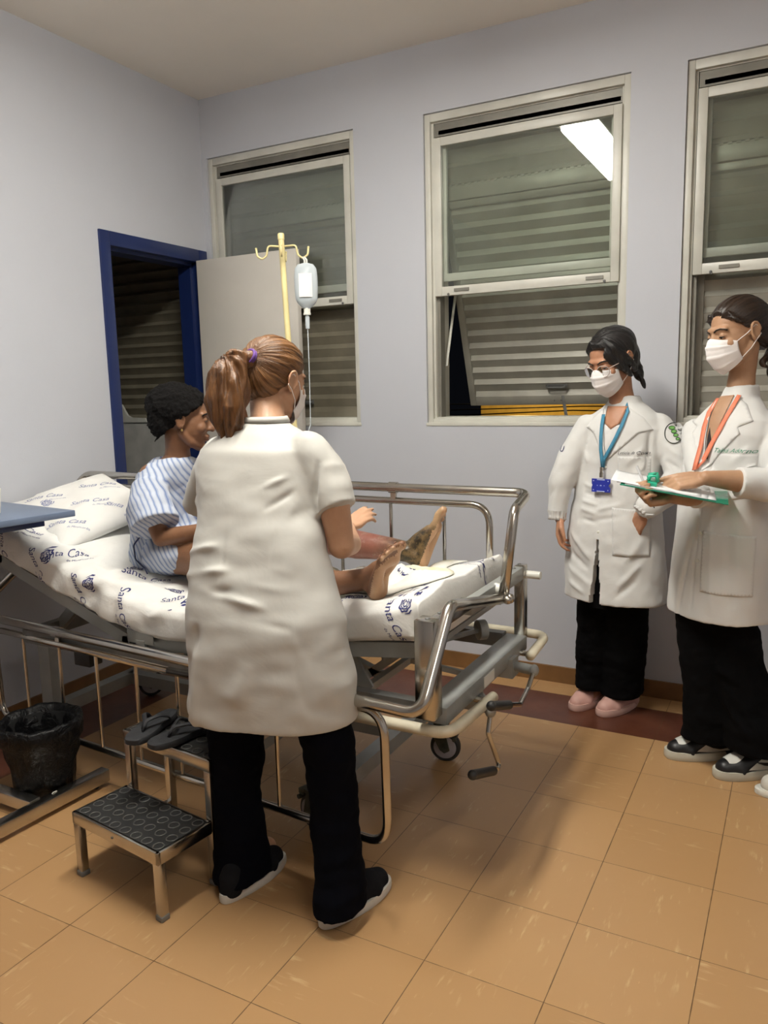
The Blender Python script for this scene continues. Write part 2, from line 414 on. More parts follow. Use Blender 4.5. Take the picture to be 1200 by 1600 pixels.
window(2, *WIN[1], 'middle window with raised sash and louver panel swung outward at the bottom', awning=math.radians(20))
window(3, *WIN[2], 'window at the right edge behind the tall student, louvers closed')
# sill ledges
for i, (a, b) in enumerate(WIN): 
    m = MB(); m.box(a-.004, b+.004, -.004, .02, WZ0-.012, WZ0+.004, bev=.002); struct(m.build('trim_%d' % (i+1), MAT['alu'], sharp=25), 'pale sill strip under window %s' % ('one', 'two', 'three')[i], 'trim')
# bathroom window with louvers
m = MB(); frame_rect(m, BATHWIN[0]+.001, BATHWIN[1]-.001, WZ0+.001, WZ1-.001, .03, .02, .19); bw = m.build('window_4', MAT['alu'], sharp=25); struct(bw, 'dark louvered bathroom window seen through the doorway', 'window')
m = MB(); slats(m, BATHWIN[0]+.03, BATHWIN[1]-.03, .085, WZ0+.03, WZ1-.03, pitch=.0615, d=.03); m.build('louver', MAT['louver_dark'], bw)
m = MB(); m.grid([[Vector((x, .03+.012*math.sin(x*9), z)) for z in (1.245, 1.26, 1.28, 1.30)] for x in np.linspace(-.93, -.74, 8)])
m2 = MB(); pr = [(-.80, 1.232), (-.80, 1.345), (-.735, 1.34), (-.71, 1.30), (-.69, 1.272), (-.66, 1.26), (-.55, 1.256), (-.53, 1.232)]
m2.loft([[Vector((x, y, z)) for x, z in pr] for y in (.0, .015)])
m.bm.free(); m2.build('window_guard', plain('pale_guard', (.50, .50, .46), .4), bw)

# ---- door frame and leaf
m = MB()
m.box(-LT-.01, .012, DY0, DY0+.062, 0, DZ, bev=.003); m.box(-LT-.01, .012, DY1-.066, DY1, 0, DZ, bev=.003); m.box(-LT-.01, .012, DY0+.062, DY1-.066, DZ-.066, DZ, bev=.003)
m.box(-LT, -.03, DY0+.062, DY0+.078, 0, DZ-.066); m.box(-LT, -.045, DY1-.082, DY1-.066, 0, DZ-.066); m.box(-LT, -.03, DY0+.078, DY1-.082, DZ-.082, DZ-.066)
df = m.build('trim_4', MAT['blue'], sharp=25); struct(df, 'navy blue painted door frame of the bathroom doorway', 'door frame')
m = MB(); m.box(.018, .665, -.112, -.078, .012, 2.103, bev=.002); dl = m.build('door_1', MAT['door'], sharp=25); struct(dl, 'cream door leaf standing open in front of the left window', 'door')
m = MB()
for z in (.3, 1.1, 1.85): m.cone((.014, -.075, z-.045), (.014, -.075, z+.045), .007, seg=10)
m.build('hinge', MAT['grey_dark'], dl)
m = MB(); m.cone((.61, -.112, 1.0), (.61, -.15, 1.0), .011, seg=12); m.tube(fillet([(.61, -.15, 1.0), (.61, -.16, 1.0), (.50, -.16, 1.0)], .01), .008, 10); m.build('door_handle', MAT['steel'], dl)

# ---- building across the street, lit yellow
m = MB(); m.box(-.70, 7.0, 6.0, 6.4, -4.0, 1.9)
yb = m.build('neighbour_building', plain('yellow_render', (.5, .33, .08), .9)); tag(yb, 'yellow lit wall outside beneath the opened louver panel', 'building')
yl = bpy.data.materials.get('yellow_render'); _b = yl.node_tree.nodes['Principled BSDF']
m = MB()
for k in range(3): m.tube([(-3.0, 4.0+.3*k, 1.02+.1*k), (1.0, 4.0+.3*k, 1.16+.03*k), (5.0, 4.0+.3*k, 1.06+.1*k)], .006, 6)
tag(m.build('power_cable', MAT['rubber']), 'dark overhead cables outside the middle window', 'cable')
# street lamp that lights it
L = bpy.data.lights.new('street_light', 'POINT'); L.energy = 60; L.color = (1, .72, .3); L.shadow_soft_size = .15
lo = bpy.data.objects.new('street_light', L); lo.location = (.2, 5.0, 1.6); C.objects.link(lo)

# ---- ceiling lights (tube fixtures with open diffusers)
def ceiling_light(x, y0, y1, label, EM=None):
    t = thing('ceiling_light', label, 'light', ((x), (y0+y1)/2, H-.075), 'fluorescent ceiling lights')
    m = MB(); m.box(x-.12, x+.12, y1-.02, y0+.02, H-.03, H-.001, bev=.003)
    for sx in (-1, 1): m.box(x+sx*.118-.004, x+sx*.118+.004, y1-.02, y0+.02, H-.060, H-.03)
    for yy in (y0+.018, y1-.018): m.box(x-.118, x+.118, yy-.004, yy+.004, H-.058, H-.03)
    m.build('housing', MAT['white_plastic'], t)
    m = MB(); m.box(x-.105, x+.105, y1-.010, y0+.010, H-.085, H-.031); m.build('diffuser', EM, t)
    return t
ceiling_light(1.72, -1.25, -2.5, 'fluorescent ceiling light over the bed, mirrored in the middle window', emis('fluorescent_diffuser', LAMP_COL, LAMP))
ceiling_light(3.95, -2.6, -3.85, 'added unseen fluorescent fill light on the ceiling behind the viewer, to the right', emis('fill_diffuser', LAMP_COL, LAMP_FILL))  # added out of view to fill the room, dimmer than the bed light
# ------------------------------------------------------------------ hospital bed
bed = thing('hospital_bed', 'stainless steel and grey hospital bed with cranks, near rail lowered and far rail raised', 'bed', (1.2, -1.29, 0))
ST, GR = MAT['steel'], MAT['grey']
XF = 2.10
m = MB(); m.box(XF-.030, XF+.028, -1.705, -1.650, .505, .782, bev=.004); m.box(XF-.012, XF+.024, -1.65, -1.42, .742, .776, bev=.003); ff = m.build('foot_post', ST, bed, sharp=25)
m = MB(); m.box(XF-.012, XF+.024, -.935, -.890, .50, .770, bev=.004); m.build('foot_post', ST, bed, sharp=25)
m = MB(); m.box(XF-.008, XF+.022, -1.42, -.935, .722, .768, bev=.003); m.box(XF-.04, XF+.035, -1.64, -.93, .470, .520, bev=.003)

m.build('end_beam', GR, bed, sharp=25)
m = MB(); m.box(XF+.036, XF+.038, -1.36, -1.27, .478, .512); m.build('name_plate', MAT['white_plastic'], bed)
for (yy, zz) in ((-1.68, .783), (-1.60, .777), (-.91, .771), (-.97, .769)):
    m = MB(); m.ell((XF, yy, zz), (.007, .007, .003)); m.build('bolt', MAT['grey_dark'], bed)
m = MB()                                            # long frame beams
for y in (-1.635, -.955): m.beam((.42, y, .505), (XF-.04, y, .505), .035, .05)
m.beam((.42, -1.65, .505), (.42, -.94, .505), .035, .05); m.beam((1.15, -1.63, .495), (1.15, -.96, .495), .03, .04)
m.build('bed_frame', MAT['grey_dark'], bed, sharp=25)
m = MB()                                            # platform sections (foot lifted, back raised)
def plat(a, b, w0=-1.615, w1=-.975, t=.045):
    m.beam((a[0], w0+.02, a[1]), (b[0], w0+.02, b[1]), .04, t); m.beam((a[0], w1-.02, a[1]), (b[0], w1-.02, b[1]), .04, t)
    m.beam((a[0]+.02, w0, a[1]), (a[0]+.02, w1, a[1]), .03, t*.8); m.beam((b[0]-.02, w0, b[1]), (b[0]-.02, w1, b[1]), .03, t*.8)
    mid = ((a[0]+b[0])/2, (a[1]+b[1])/2); m.beam((a[0], (w0+w1)/2, a[1]), (b[0], (w0+w1)/2, b[1]), abs(w1-w0)-.06, .008)
plat((1.42, .590), (2.065, .668)); plat((.93, .535), (1.40, .575)); plat((.24, .785), (.92, .540))
m.build('bed_platform', GR, bed, sharp=25)
m = MB()                                            # lifting linkage under the foot section
m.beam((1.77, -1.56, .62), (1.845, -1.56, .50), .008, .04); m.beam((1.77, -1.02, .62), (1.845, -1.02, .50), .008, .04)
m.beam((1.845, -1.56, .505), (1.845, -1.02, .505), .022, .022); m.beam((1.845, -1.29, .505), (XF-.02, -1.29, .485), .016, .016)
m.build('linkage', GR, bed, sharp=25)
for yy in (-1.45, -1.12):
    m = MB(); m.beam((1.25, yy, .50), (1.66, yy, .36), .03, .03); m.beam((1.78, yy, .50), (1.35, yy, .17), .03, .03); m.build('scissor_arm', GR, bed, sharp=25)
m = MB(); m.cone((2.0, -1.06, .56), (2.02, -1.04, .56), .035, seg=16); m.beam((1.78, -1.35, .52), (2.0, -1.06, .56), .014, .014)
m.build('push_rod', GR, bed, sharp=25)
for yy in (-1.50, -1.08):
    m = MB(); m.beam((.60, yy, .66), (.42, yy, .50), .025, .04); m.build('back_strut', GR, bed, sharp=25)
m = MB()                                            # lower chassis
m.beam((.36, -1.10, .15), (1.72, -1.10, .15), .045, .05)
m.beam((1.715, -1.60, .15), (1.715, -.93, .15), .05, .05); m.beam((.36, -1.60, .15), (.36, -.96, .15), .05, .05)
m.beam((.42, -1.56, .17), (.42, -1.56, .49), .06, .045, up=(0, 1, 0)); m.beam((.42, -.98, .17), (.42, -.98, .49), .06, .045, up=(0, 1, 0))
m.build('chassis', GR, bed, sharp=25)
m = MB(); m.box(.66, .74, -1.64, -1.58, .425, .475, bev=.004); m.build('stop_block', MAT['rubber'], bed)
m = MB(); m.box(.93, 1.05, -1.632, -1.629, .548, .604, bev=.001); m.beam((.99, -1.625, .52), (.99, -1.63, .56), .04, .01); m.build('mattress_guard', GR, bed)

def bumper(pts, y_br):
    m = MB(); m.tube(fillet(pts, .06, 8), .0165, 14); b = m.build('bumper', MAT['cream_tube'], bed, sharp=None)
    m = MB(); m.cone((XF+.03, y_br, pts[-1][2]), (pts[-1][0]-.012, y_br, pts[-1][2]), .010, seg=10); m.build('bracket', ST, b); return b
bumper([(1.50, -1.672, .462), (2.155, -1.672, .462), (2.175, -1.38, .466)], -1.42)
bumper([(1.50, -.775, .478), (2.16, -.775, .478), (2.175, -1.02, .478)], -1.0)

def rail(root_pts, r=.0165): pass
def side_rail(long_pts, top_pts, bars, panel_pts, clamp_x, panel_y):
    """long_pts: main tube; panel_pts: inner ring; bars: [(top, bottom)]"""
    m = MB(); m.tube(fillet(long_pts, [.05]*(len(long_pts)-2), 8), .0165, 16); r = m.build('side_rail', ST, bed, sharp=None)
    m = MB(); m.tube(fillet(panel_pts, .075, 8), .0125, 14); m.build('panel_tube', ST, r, sharp=None)
    for a, b in bars:
        m = MB(); m.cone(a, b, .0065, seg=10); m.build('bar', ST, r)
    for c, d in clamp_x:
        m = MB(); dd = (Vector(d)-Vector(c)); m.tube([Vector(c)-dd.normalized()*.016, Vector(c)+dd.normalized()*.016], .021, 16); m.beam(Vector(c), Vector(c)+Vector((0, 0, -.05)), .02, .012)
        m.build('clamp', ST, r)
    return r
# far rail, raised: pivots in the middle of the foot end
ZT = 1.032
side_rail([(2.155, -1.235, .735), (2.155, -1.13, 1.00), (2.155, -.985, 1.035), (.022, -.972, 1.035), (.022, -1.10, .90), (.022, -1.20, .75)], None,
          [((x, -.972, .985), (x, -.972, .66)) for x in (.30, .52, .74, .96, 1.18, 1.41, 1.625, 1.84)],
          [(.12, -.972, .64), (.12, -.972, .985), (2.012, -.972, .985), (2.012, -.972, .62)],
          [((1.64, -.977, 1.034), (1.7, -.977, 1.034)), ((.5, -.977, 1.034), (.6, -.977, 1.034))], 0)
# near rail, lowered and hanging
def ry(x): return -1.597 - (x)*.1047
def rz(x): return .538 + x*.017
def pb(x): return .128 + x*.032
PX = [.383, .610, .824, 1.036, 1.237, 1.44, 1.652, 1.84]
side_rail([(2.155, -1.245, .735), (2.155, -1.66, .818), (2.155, ry(2.155)-.02, .585), (.05, ry(.05), rz(.05)), (.06, -1.42, .66), (.06, -1.25, .70)], None,
          [((x, ry(x), rz(x)-.045), (x, ry(x), pb(x))) for x in PX],
          [(1.2, ry(1.2), rz(1.2)-.045), (2.03, ry(2.03), rz(2.03)-.012), (2.035, ry(2.035), pb(2.0)-.01), (.19, ry(.19), pb(.19)), (.18, ry(.18), rz(.18)-.045), (1.2, ry(1.2), rz(1.2)-.045)],
          [((.61, ry(.61), rz(.61)), (.7, ry(.7), rz(.7))), ((1.7, ry(1.7), rz(1.7)), (1.8, ry(1.8), rz(1.8)))], 0)
m = MB(); m.ell((2.178, -1.235, .735), (.014, .016, .016)); m.ell((2.178, -1.262, .737), (.014, .014, .014)); m.cone((2.12, -1.235, .735), (2.178, -1.235, .735), .010); m.cone((2.12, -1.262, .737), (2.178, -1.262, .737), .010); m.build('pivot_bolt', ST, bed)
m = MB(); m.cone((2.115, -1.20, .752), (2.15, -1.20, .752), .019); m.build('end_stop', MAT['white_plastic'], bed)
m = MB(); m.cone((2.118, -.905, .735), (2.175, -.905, .735), .014); m.build('end_stop', MAT['white_plastic'], bed)

def crank(pts, grip):
    m = MB(); m.cone(pts[0], pts[1], .017, seg=14); m.ell(pts[1], (.016, .02, .02)); m.box(pts[0][0]-.06, pts[0][0], pts[0][1]-.03, pts[0][1]+.03, pts[0][2]-.035, pts[0][2]+.03)
    c = m.build('crank', GR, bed)
    m = MB(); m.tube(fillet(pts[1:], .02), .0075, 10); m.build('crank_arm', ST, c)
    m = MB(); m.tube([grip[0], grip[1]], .014, 14); g = Vector(grip[1])-Vector(grip[0]); m.ell(grip[1], .0145)
    m.build('grip', MAT['rubber'], c); return c
crank([(2.15, -1.10, .465), (2.22, -1.12, .468), (2.225, -1.20, .435), (2.235, -1.31, .425), (2.245, -1.44, .475)], [(2.24, -1.43, .470), (2.235, -1.56, .515)])
crank([(2.12, -1.35, .445), (2.19, -1.445, .447), (2.19, -1.465, .385), (2.20, -1.40, .262), (2.205, -1.43, .262)], [(2.20, -1.45, .265), (2.19, -1.59, .315)])

def caster(x, y, ang):
    ca, sa = math.cos(ang), math.sin(ang)
    def P(u, v, z): return Vector((x + ca*u - sa*v, y + sa*u + ca*v, z))
    ax = Vector((-sa, ca, 0)); c0 = P(.03, 0, .057)
    m = MB(); 
    prof = [(.028, -.014), (.050, -.016), (.0565, -.010), (.058, 0), (.0565, .010), (.050, .016), (.028, .014)]
    m.lathe(c0, prof, 36, ax); w = m.build('caster', MAT['rubber'], bed)
    m = MB(); m.lathe(c0, [(.001, -.0175), (.040, -.0175), (.043, -.0165), (.043, .0165), (.040, .0175), (.001, .0175)], 32, ax); m.build('hub', MAT['wheel_grey'], w)
    m = MB()
    for s in (-1, 1):
        q = [P(-.028, s*.022, .132), P(.03, s*.022, .132), P(.05, s*.022, .05), P(.03, s*.022, .038), P(.012, s*.022, .05)]
        q2 = [a + ax*s*.005 for a in q]; m.loft([q, q2])
    m.cbox(P(.0, 0, .134), (.075, .06, .012), Matrix.Rotation(ang, 3, 'Z')); m.cone(P(0, 0, .13), P(0, 0, .18), .016)
    m.cone(c0-ax*.030, c0+ax*.030, .006, seg=10); m.cbox(P(.062, 0, .118), (.03, .05, .02), Matrix.Rotation(ang, 3, 'Z'), bev=.004); m.cone(P(.07, -.04, .10), P(.07, .03, .10), .008, seg=8)
    m.build('fork', MAT['castmetal'], w)
caster(1.80, -.965, math.radians(12)); caster(1.66, -1.575, math.radians(160)); caster(.30, -.965, math.radians(40)); caster(.36, -1.585, math.radians(200))

# ------------------------------------------------------------------ mattress with printed sheet
PATH = [(.16, .905), (.30, .855), (.55, .765), (.78, .685), (.95, .638), (1.10, .620), (1.30, .630), (1.5, .652), (1.75, .692), (2.0, .740), (2.065, .752)]  # centre line (x, z)
def path_at(s):
    """smooth centre line, s in 0..1 along length"""
    P = [Vector((a, 0, b)) for a, b in PATH]; n = len(P)-1; t = s*n; i = min(int(t), n-1); u = t-i
    p0, p1, p2, p3 = P[max(i-1, 0)], P[i], P[i+1], P[min(i+2, n)]
    q = .5*((2*p1)+(p2-p0)*u+(2*p0-5*p1+4*p2-p3)*u*u+(3*p1-p0-3*p2+p3)*u**3)
    return q
def fbm(p, f, o=3, seed=0):
    v = 0; a = 1
    for k in range(o): v += a*noise.noise(Vector(p)*f*(2**k) + Vector((seed, seed*1.7, -seed))); a *= .5
    return v
def ridge(p, f, seed=0): return 1-abs(noise.noise(Vector(p)*f + Vector((seed, seed, seed))))*2
YC, HW, HT = -1.297, .338, .066
rings = []; NU, NV = 150, 84
for i in range(NU+1):
    s = i/NU; c = path_at(s); d = (path_at(min(1, s+.01))-path_at(max(0, s-.01))).normalized(); up = Vector((-d.z, 0, d.x))
    if up.z < 0: up = -up
    e = 1.0
    HTL = .066 - .016*min(1, max(0, (c.x-1.0)/.3))*min(1, max(0, (2.05-c.x)/.2))
    if s < .02: e = math.sqrt(max(0, 1-((.02-s)/.02)**2))*.5+.5
    if s > .985: e = math.sqrt(max(0, 1-((s-.985)/.015)**2))*.45+.55
    ring = []
    for k in range(NV):
        a = 2*PI*k/NV; ca, sa = math.cos(a), math.sin(a); pw = .32
        w = math.copysign(abs(ca)**pw, ca)*HW*(e*.06+.94); h = math.copysign(abs(sa)**pw, sa)*HTL*e
        p = c + Vector((0, YC+w, 0)) + up*h
        q = Vector((p.x*1.0, p.y*1.0, p.z*.6))
        # soft folds, stronger under the patient and along the near side of the back section
        amp = .005 + .014*math.exp(-((p.x-.85)/.30)**2) + .009*math.exp(-((p.x-.4)/.35)**2) + .006*math.exp(-((p.x-2.05)/.06)**2)
        f = ridge(Vector((p.x*1.6+p.y*1.2-p.z*1.5, p.y*3, p.z*5)), 2.4, 3)**2*1.0 + fbm(q, 8, 3, 5)*.9
        if sa < -.2: f *= .2
        n = (Vector((0, ca*.6, 0)) + up*sa).normalized()
        p = p + n*f*amp
        if sa > .3 and abs(ca) < .97:   # weight of the patient
            p.z -= .014*math.exp(-((p.x-.80)/.16)**2-((p.y+1.27)/.18)**2)
            p.z -= .010*math.exp(-((p.x-1.84)/.06)**2-((p.y+1.43)/.06)**2) + .008*math.exp(-((p.x-1.77)/.07)**2-((p.y+1.10)/.06)**2)
        ring.append(p)
    rings.append(ring)
m = MB(); m.loft(rings)
sheet_me = m.mesh('sheet')
# surface lookup for the prints
def bvh_of(me):
    return BVHTree.FromPolygons([v.co.copy() for v in me.vertices], [tuple(p.vertices) for p in me.polygons])
SHEET = bvh_of(sheet_me)
SCRIPT_ME = text_mesh('Santa Casa', .042, .45, 3); SUB_ME = text_mesh('de Misericordia', .018, .3, 1)
def crest_shapes():
    """little printed crest: scalloped ring, inner coils"""
    m = MB()
    def ringband(r0, r1, n=28, wob=0, cx=0, cy=0, a0=0, a1=2*PI):
        P = []
        for k in range(n+1):
            a = a0+(a1-a0)*k/n; w = 1+wob*math.cos(8*a)
            P.append([Vector((cx+math.cos(a)*r0*w, cy+math.sin(a)*r0*w, 0)), Vector((cx+math.cos(a)*r1*w, cy+math.sin(a)*r1*w, 0))])
        m.grid(P)
    ringband(.019, .024, 40, .08); ringband(.013, .0155, 24, .05); ringband(.006, .009, 16)
    for k in range(5): ringband(.004, .0062, 8, 0, .0125*math.cos(k*1.257), .0125*math.sin(k*1.257), k, k+4)
    for sx in (-1, 1): m.grid([[Vector((sx*.026, -.012, 0)), Vector((sx*.030, -.006, 0))], [Vector((sx*.030, .004, 0)), Vector((sx*.035, .006, 0))], [Vector((sx*.026, .016, 0)), Vector((sx*.029, .02, 0))]])
    return m.mesh('crest')
CREST_ME = crest_shapes()
def project(mb, me, centre, udir, bvh, ndir, scale=1.0, lift=.0012, maxd=.4):
    """lay a flat print onto the cloth around a centre point"""
    n = Vector(ndir).normalized(); u = Vector(udir); u = (u-n*u.dot(n)).normalized(); v = n.cross(u); c = Vector(centre)
    bm = bmesh.new(); bm.from_mesh(me)
    bmesh.ops.subdivide_edges(bm, edges=[e for e in bm.edges if e.calc_length() > .012], cuts=2)
    bmesh.ops.triangulate(bm, faces=bm.faces)
    ok = {}
    for w in bm.verts:
        o = c + u*w.co.x*scale + v*w.co.y*scale + n*.12
        hit = bvh.ray_cast(o, -n, maxd)
        if hit[0] is None: ok[w.index] = False; continue
        ok[w.index] = True; w.co = hit[0] + hit[1]*lift if hit[1].dot(n) > 0 else hit[0] - hit[1]*lift
    idx = {}
    for f in bm.faces:
        if all(ok.get(w.index, False) for w in f.verts) and max(e.calc_length() for e in f.edges) < .04:
            vs = []
            for w in f.verts:
                if w.index not in idx: idx[w.index] = mb.bm.verts.new(w.co)
                vs.append(idx[w.index])
            try: g = mb.bm.faces.new(vs); g.material_index = mb.mi
            except ValueError: pass
    bm.free()
SHEETM = cloth('printed_sheet', (.76, .75, .72), .8, 700, .006, 10)
INK = plain('navy_print', (.03, .035, .15), .8); INK2 = plain('faded_print', (.22, .25, .42), .8)
m = MB(); m.mi = 0; m.add_mesh(sheet_me); m.mi = 1
def stamp(c, u, n=(0, 0, 1), bvh=SHEET, s=1.0, what='tc', mb=None):
    mb = mb or m; c = Vector(c); n = Vector(n).normalized(); uu = Vector(u).normalized(); vv = n.cross(uu)
    if 't' in what: project(mb, SCRIPT_ME, c, u, bvh, n, s); project(mb, SUB_ME, c - vv*.038*s + uu*.05, u, bvh, n, s*.9)
    if 'c' in what: project(mb, CREST_ME, c + vv*.065*s - uu*.02, u, bvh, n, s*1.05)
SIDE = (0, -1, .12)
# prints on the near side
for x, z, a, w in ((1.97, .750, -56, 'tc'), (1.72, .75, -52, 't'), (1.52, .68, -50, 'c'), (1.30, .64, -40, 't'), (1.08, .66, -60, 'c'), (.93, .665, -70, 't'), (.72, .70, -72, 'tc'), (.52, .78, -65, 'tc'), (.33, .84, -78, 't')):
    stamp((x, -1.63, z), (math.cos(math.radians(a)), 0, math.sin(math.radians(a))), SIDE, s=.85, what=w)
# prints on the top
for x, y, a, w in ((1.90, -1.33, -40, 't'), (2.0, -1.10, -35, 'tc'), (1.77, -1.50, 10, 'c'), (.86, -1.46, 55, 'tc'), (.60, -1.60, 60, 't'), (1.08, -1.5, 55, 'tc'), (.36, -1.585, 20, 't'), (1.30, -1.5, 50, 't'), (1.5, -1.45, 50, 't')):
    stamp((x, y, .95), (math.cos(math.radians(a)), math.sin(math.radians(a)), 0), (0, 0, 1), s=.95, what=w)

mo = m.build('mattress', [SHEETM, INK], None, sharp=None)
tag(mo, 'mattress in a white hospital sheet printed with navy script and crests', 'mattress')

# loose cloth under the feet
def cloth_grid(x0, x1, y0, y1, nu, nv, zf, outline=None):
    top = [[None]*(nv+1) for _ in range(nu+1)]
    for i in range(nu+1):
        for j in range(nv+1):
            u, v = i/nu, j/nv; x = x0+(x1-x0)*u; y = y0+(y1-y0)*v
            if outline: x, y = outline(u, v)
            h = SHEET.ray_cast(Vector((x, y, 1.4)), Vector((0, 0, -1))); z = h[0].z if h[0] is not None else .7
            top[i][j] = Vector((x, y, z + zf(u, v, x, y)))
    return top
def fold_z(u, v, x, y):
    e = min(u, 1-u, v, 1-v)*6; e = min(1, e)
    return .003 + e*(.004 + .040*abs(fbm((x*1.2, y*3.5, 0), 5, 3, 9)) + .030*max(0, ridge((x*1.0, y*2.6, 0), 4.2, 2))**1.5)
def ol(u, v):
    x = 1.30 + .66*u; y = -1.36 + .34*v - .05*math.sin(u*3) ; x += .05*math.sin(v*5+1)*u; y += .02*math.sin(u*14)
    return x, y
P = cloth_grid(0, 0, 0, 0, 60, 34, fold_z, ol)
m = MB(); m.grid(P)
CB = None
o = m.mesh('lc'); CB = bvh_of(o); m = MB(); m.add_mesh(o); m.mi = 1
stamp((1.62, -1.28, .9), (1, -.3, 0), (0, 0, 1), CB, .9, 'c'); stamp((1.80, -1.22, .9), (1, -.5, 0), (0, 0, 1), CB, .8, 't')
t = NT('stained_sheet'); p = t.pos(); t.col(t.mix(t.ramp(t.noise(p, 6, 3), .50, .68), (.76, .75, .69), (.66, .62, .36))); t.set(rough=.85); t.bump(t.noise(p, 12, 4), .005)
oo = m.build('folded_drape', [t.m, INK], None, sharp=None); md = oo.modifiers.new('s', 'SOLIDIFY'); md.thickness = .003; md.offset = 1
tag(oo, 'crumpled stained white drape spread beneath the patient\'s feet', 'sheet')

# ------------------------------------------------------------------ pillow
def pillow(c, rot, a, b, h, pinch=.10):
    M = Matrix.Translation(c) @ rot.to_4x4(); rings = []; nu, nv = 44, 44
    m = MB(); top, bot = [], []
    for sgn, arr in ((1, top), (-1, bot)):
        for i in range(nu+1):
            r = []
            for j in range(nv+1):
                u, v = i/nu*2-1, j/nv*2-1
                k = (1-abs(u)**3.2)*(1-abs(v)**3.2); th = h*max(0, k)**.5
                x = u*a*(1-pinch*(1-abs(u))*0 - pinch*.8*(1-v*v)*0) ; x = u*a*(1-pinch*(1-v*v)*abs(u)**2); y = v*b*(1-pinch*(1-u*u)*abs(v)**2)
                z = sgn*th
                if sgn > 0: z += .010*fbm((x, y, 3), 9, 3, 1)*k + .010*ridge((x*1.5+y, y*1.5, 0), 4, 6)*k
                r.append(M @ Vector((x, y, z)))
            arr.append(r)
    m.grid(top); m.grid(bot); bmesh.ops.remove_doubles(m.bm, verts=m.bm.verts, dist=.0006)
    return m.mesh('pil'), M
_u1 = Vector((.41, -.08, -.11)).normalized(); _n1 = _u1.cross(Vector((-.17, .41, .165))).normalized(); _v1 = _n1.cross(_u1); rot = Matrix((_u1, _v1, _n1)).transposed()
pm, PMX = pillow((.385, -1.305, .935), rot, .232, .235, .055)
PB = bvh_of(pm); m = MB(); m.add_mesh(pm); m.mi = 1
nz = PMX.to_3x3() @ Vector((0, 0, 1))
for u, v, a, w in ((-.12, -.10, 55, 't'), (.06, .0, 60, 't'), (.12, -.14, 50, 'tc'), (-.05, .10, 58, 't'), (.17, .08, 40, 't'), (-.16, .05, 55, 'c'), (-.02, -.15, 30, 'c')):
    stamp(PMX @ Vector((u, v, .05)), PMX.to_3x3() @ Vector((math.cos(math.radians(a)), math.sin(math.radians(a)), 0)), nz, PB, .8, w)
pw = m.build('pillow', [cloth('pillow_case', (.77, .76, .73), .8, 700, .006, 8), INK2], None, sharp=None)
tag(pw, 'white pillow in a faded printed case propped on the raised head of the bed', 'pillow')
# pillow case flap hanging open at the left end
m = MB(); P = []
for i in range(26):
    r = []
    for j in range(10):
        v = i/25*2-1; u = j/9
        x = -.235 - .085*u*(1-.15*v); y = v*.19*(1-.05*u); z = -.005 - .035*u + .012*math.sin(v*9+u*3)*u + .02*(1-v*v)*(1-u)
        r.append(PMX @ Vector((x, y, z)))
    P.append(r)
m.grid(P); fl = m.build('case_flap', bpy.data.materials['pillow_case'], pw, sharp=None); md = fl.modifiers.new('s', 'SOLIDIFY'); md.thickness = .003
# ------------------------------------------------------------------ overbed table (left edge)
TBL = MAT['table'] = plain('table_top_bluegrey', (.13, .17, .25), .35, 0, .06, 8)
tb = thing('overbed_table', 'blue-grey overbed table reaching over the bed at the left edge', 'table', (.40, -1.9, 0))
tu, tv = Vector((-.992, .124, 0)), Vector((-.124, -.992, 0)); A = Vector((.735, -1.642, 1.0))
Mt = Matrix(((-tu.x, -tv.x, 0), (-tu.y, -tv.y, 0), (0, 0, 1)))
c = A + tu*.335 + tv*.20
m = MB(); m.cbox(c - Vector((0, 0, .011)), (.67, .40, .022), Mt, bev=.003); m.build('table_top', TBL, tb, sharp=25)
m = MB(); m.cbox(c + tu*.06 - Vector((0, 0, .043)), (.50, .34, .042), Mt, bev=.003); m.build('top_frame', MAT['blue'], tb, sharp=25)
m = MB(); m.box(.22, .26, -1.945, -1.905, .06, .95, bev=.003); m.build('column', ST, tb, sharp=25)
m = MB(); m.beam((.795, -1.655, .040), (.745, -2.62, .040), .042, .045, bev=.003); m.build('foot_bar', ST, tb, sharp=25)
m = MB(); m.beam((.76, -1.925, .045), (.22, -1.925, .045), .042, .042, bev=.003); m.build('cross_bar', ST, tb, sharp=25)
for (x, y) in ((.786, -1.70), (.75, -2.55)):
    m = MB(); m.lathe((x-.012, y, .010), [(.001, 0), (.010, 0), (.010, .022), (.001, .022)], 18, (1, 0, 0)); m.build('castor_roller', MAT['rubber'], tb)
m = MB(); m.tube([(.772+.004*math.sin(k*.6), -1.86+.0235*math.cos(k*.6), .040+.0255*math.sin(k*.6)) for k in range(11)] + [(.775, -1.84, .02), (.779, -1.835, .003)], .0012, 6); m.build('string', MAT['white_plastic'], tb)
m = MB(); m.lathe((.525, -1.81, 1.001), [(.024, 0), (.026, .002), (.034, .085), (.0325, .085), (.025, .004), (.001, .003)], 28)
tag(m.build('plastic_cup', MAT['white_plastic'], None, origin=(.525, -1.81, 1.001)), 'white plastic cup on the blue-grey table at the left edge', 'cup')

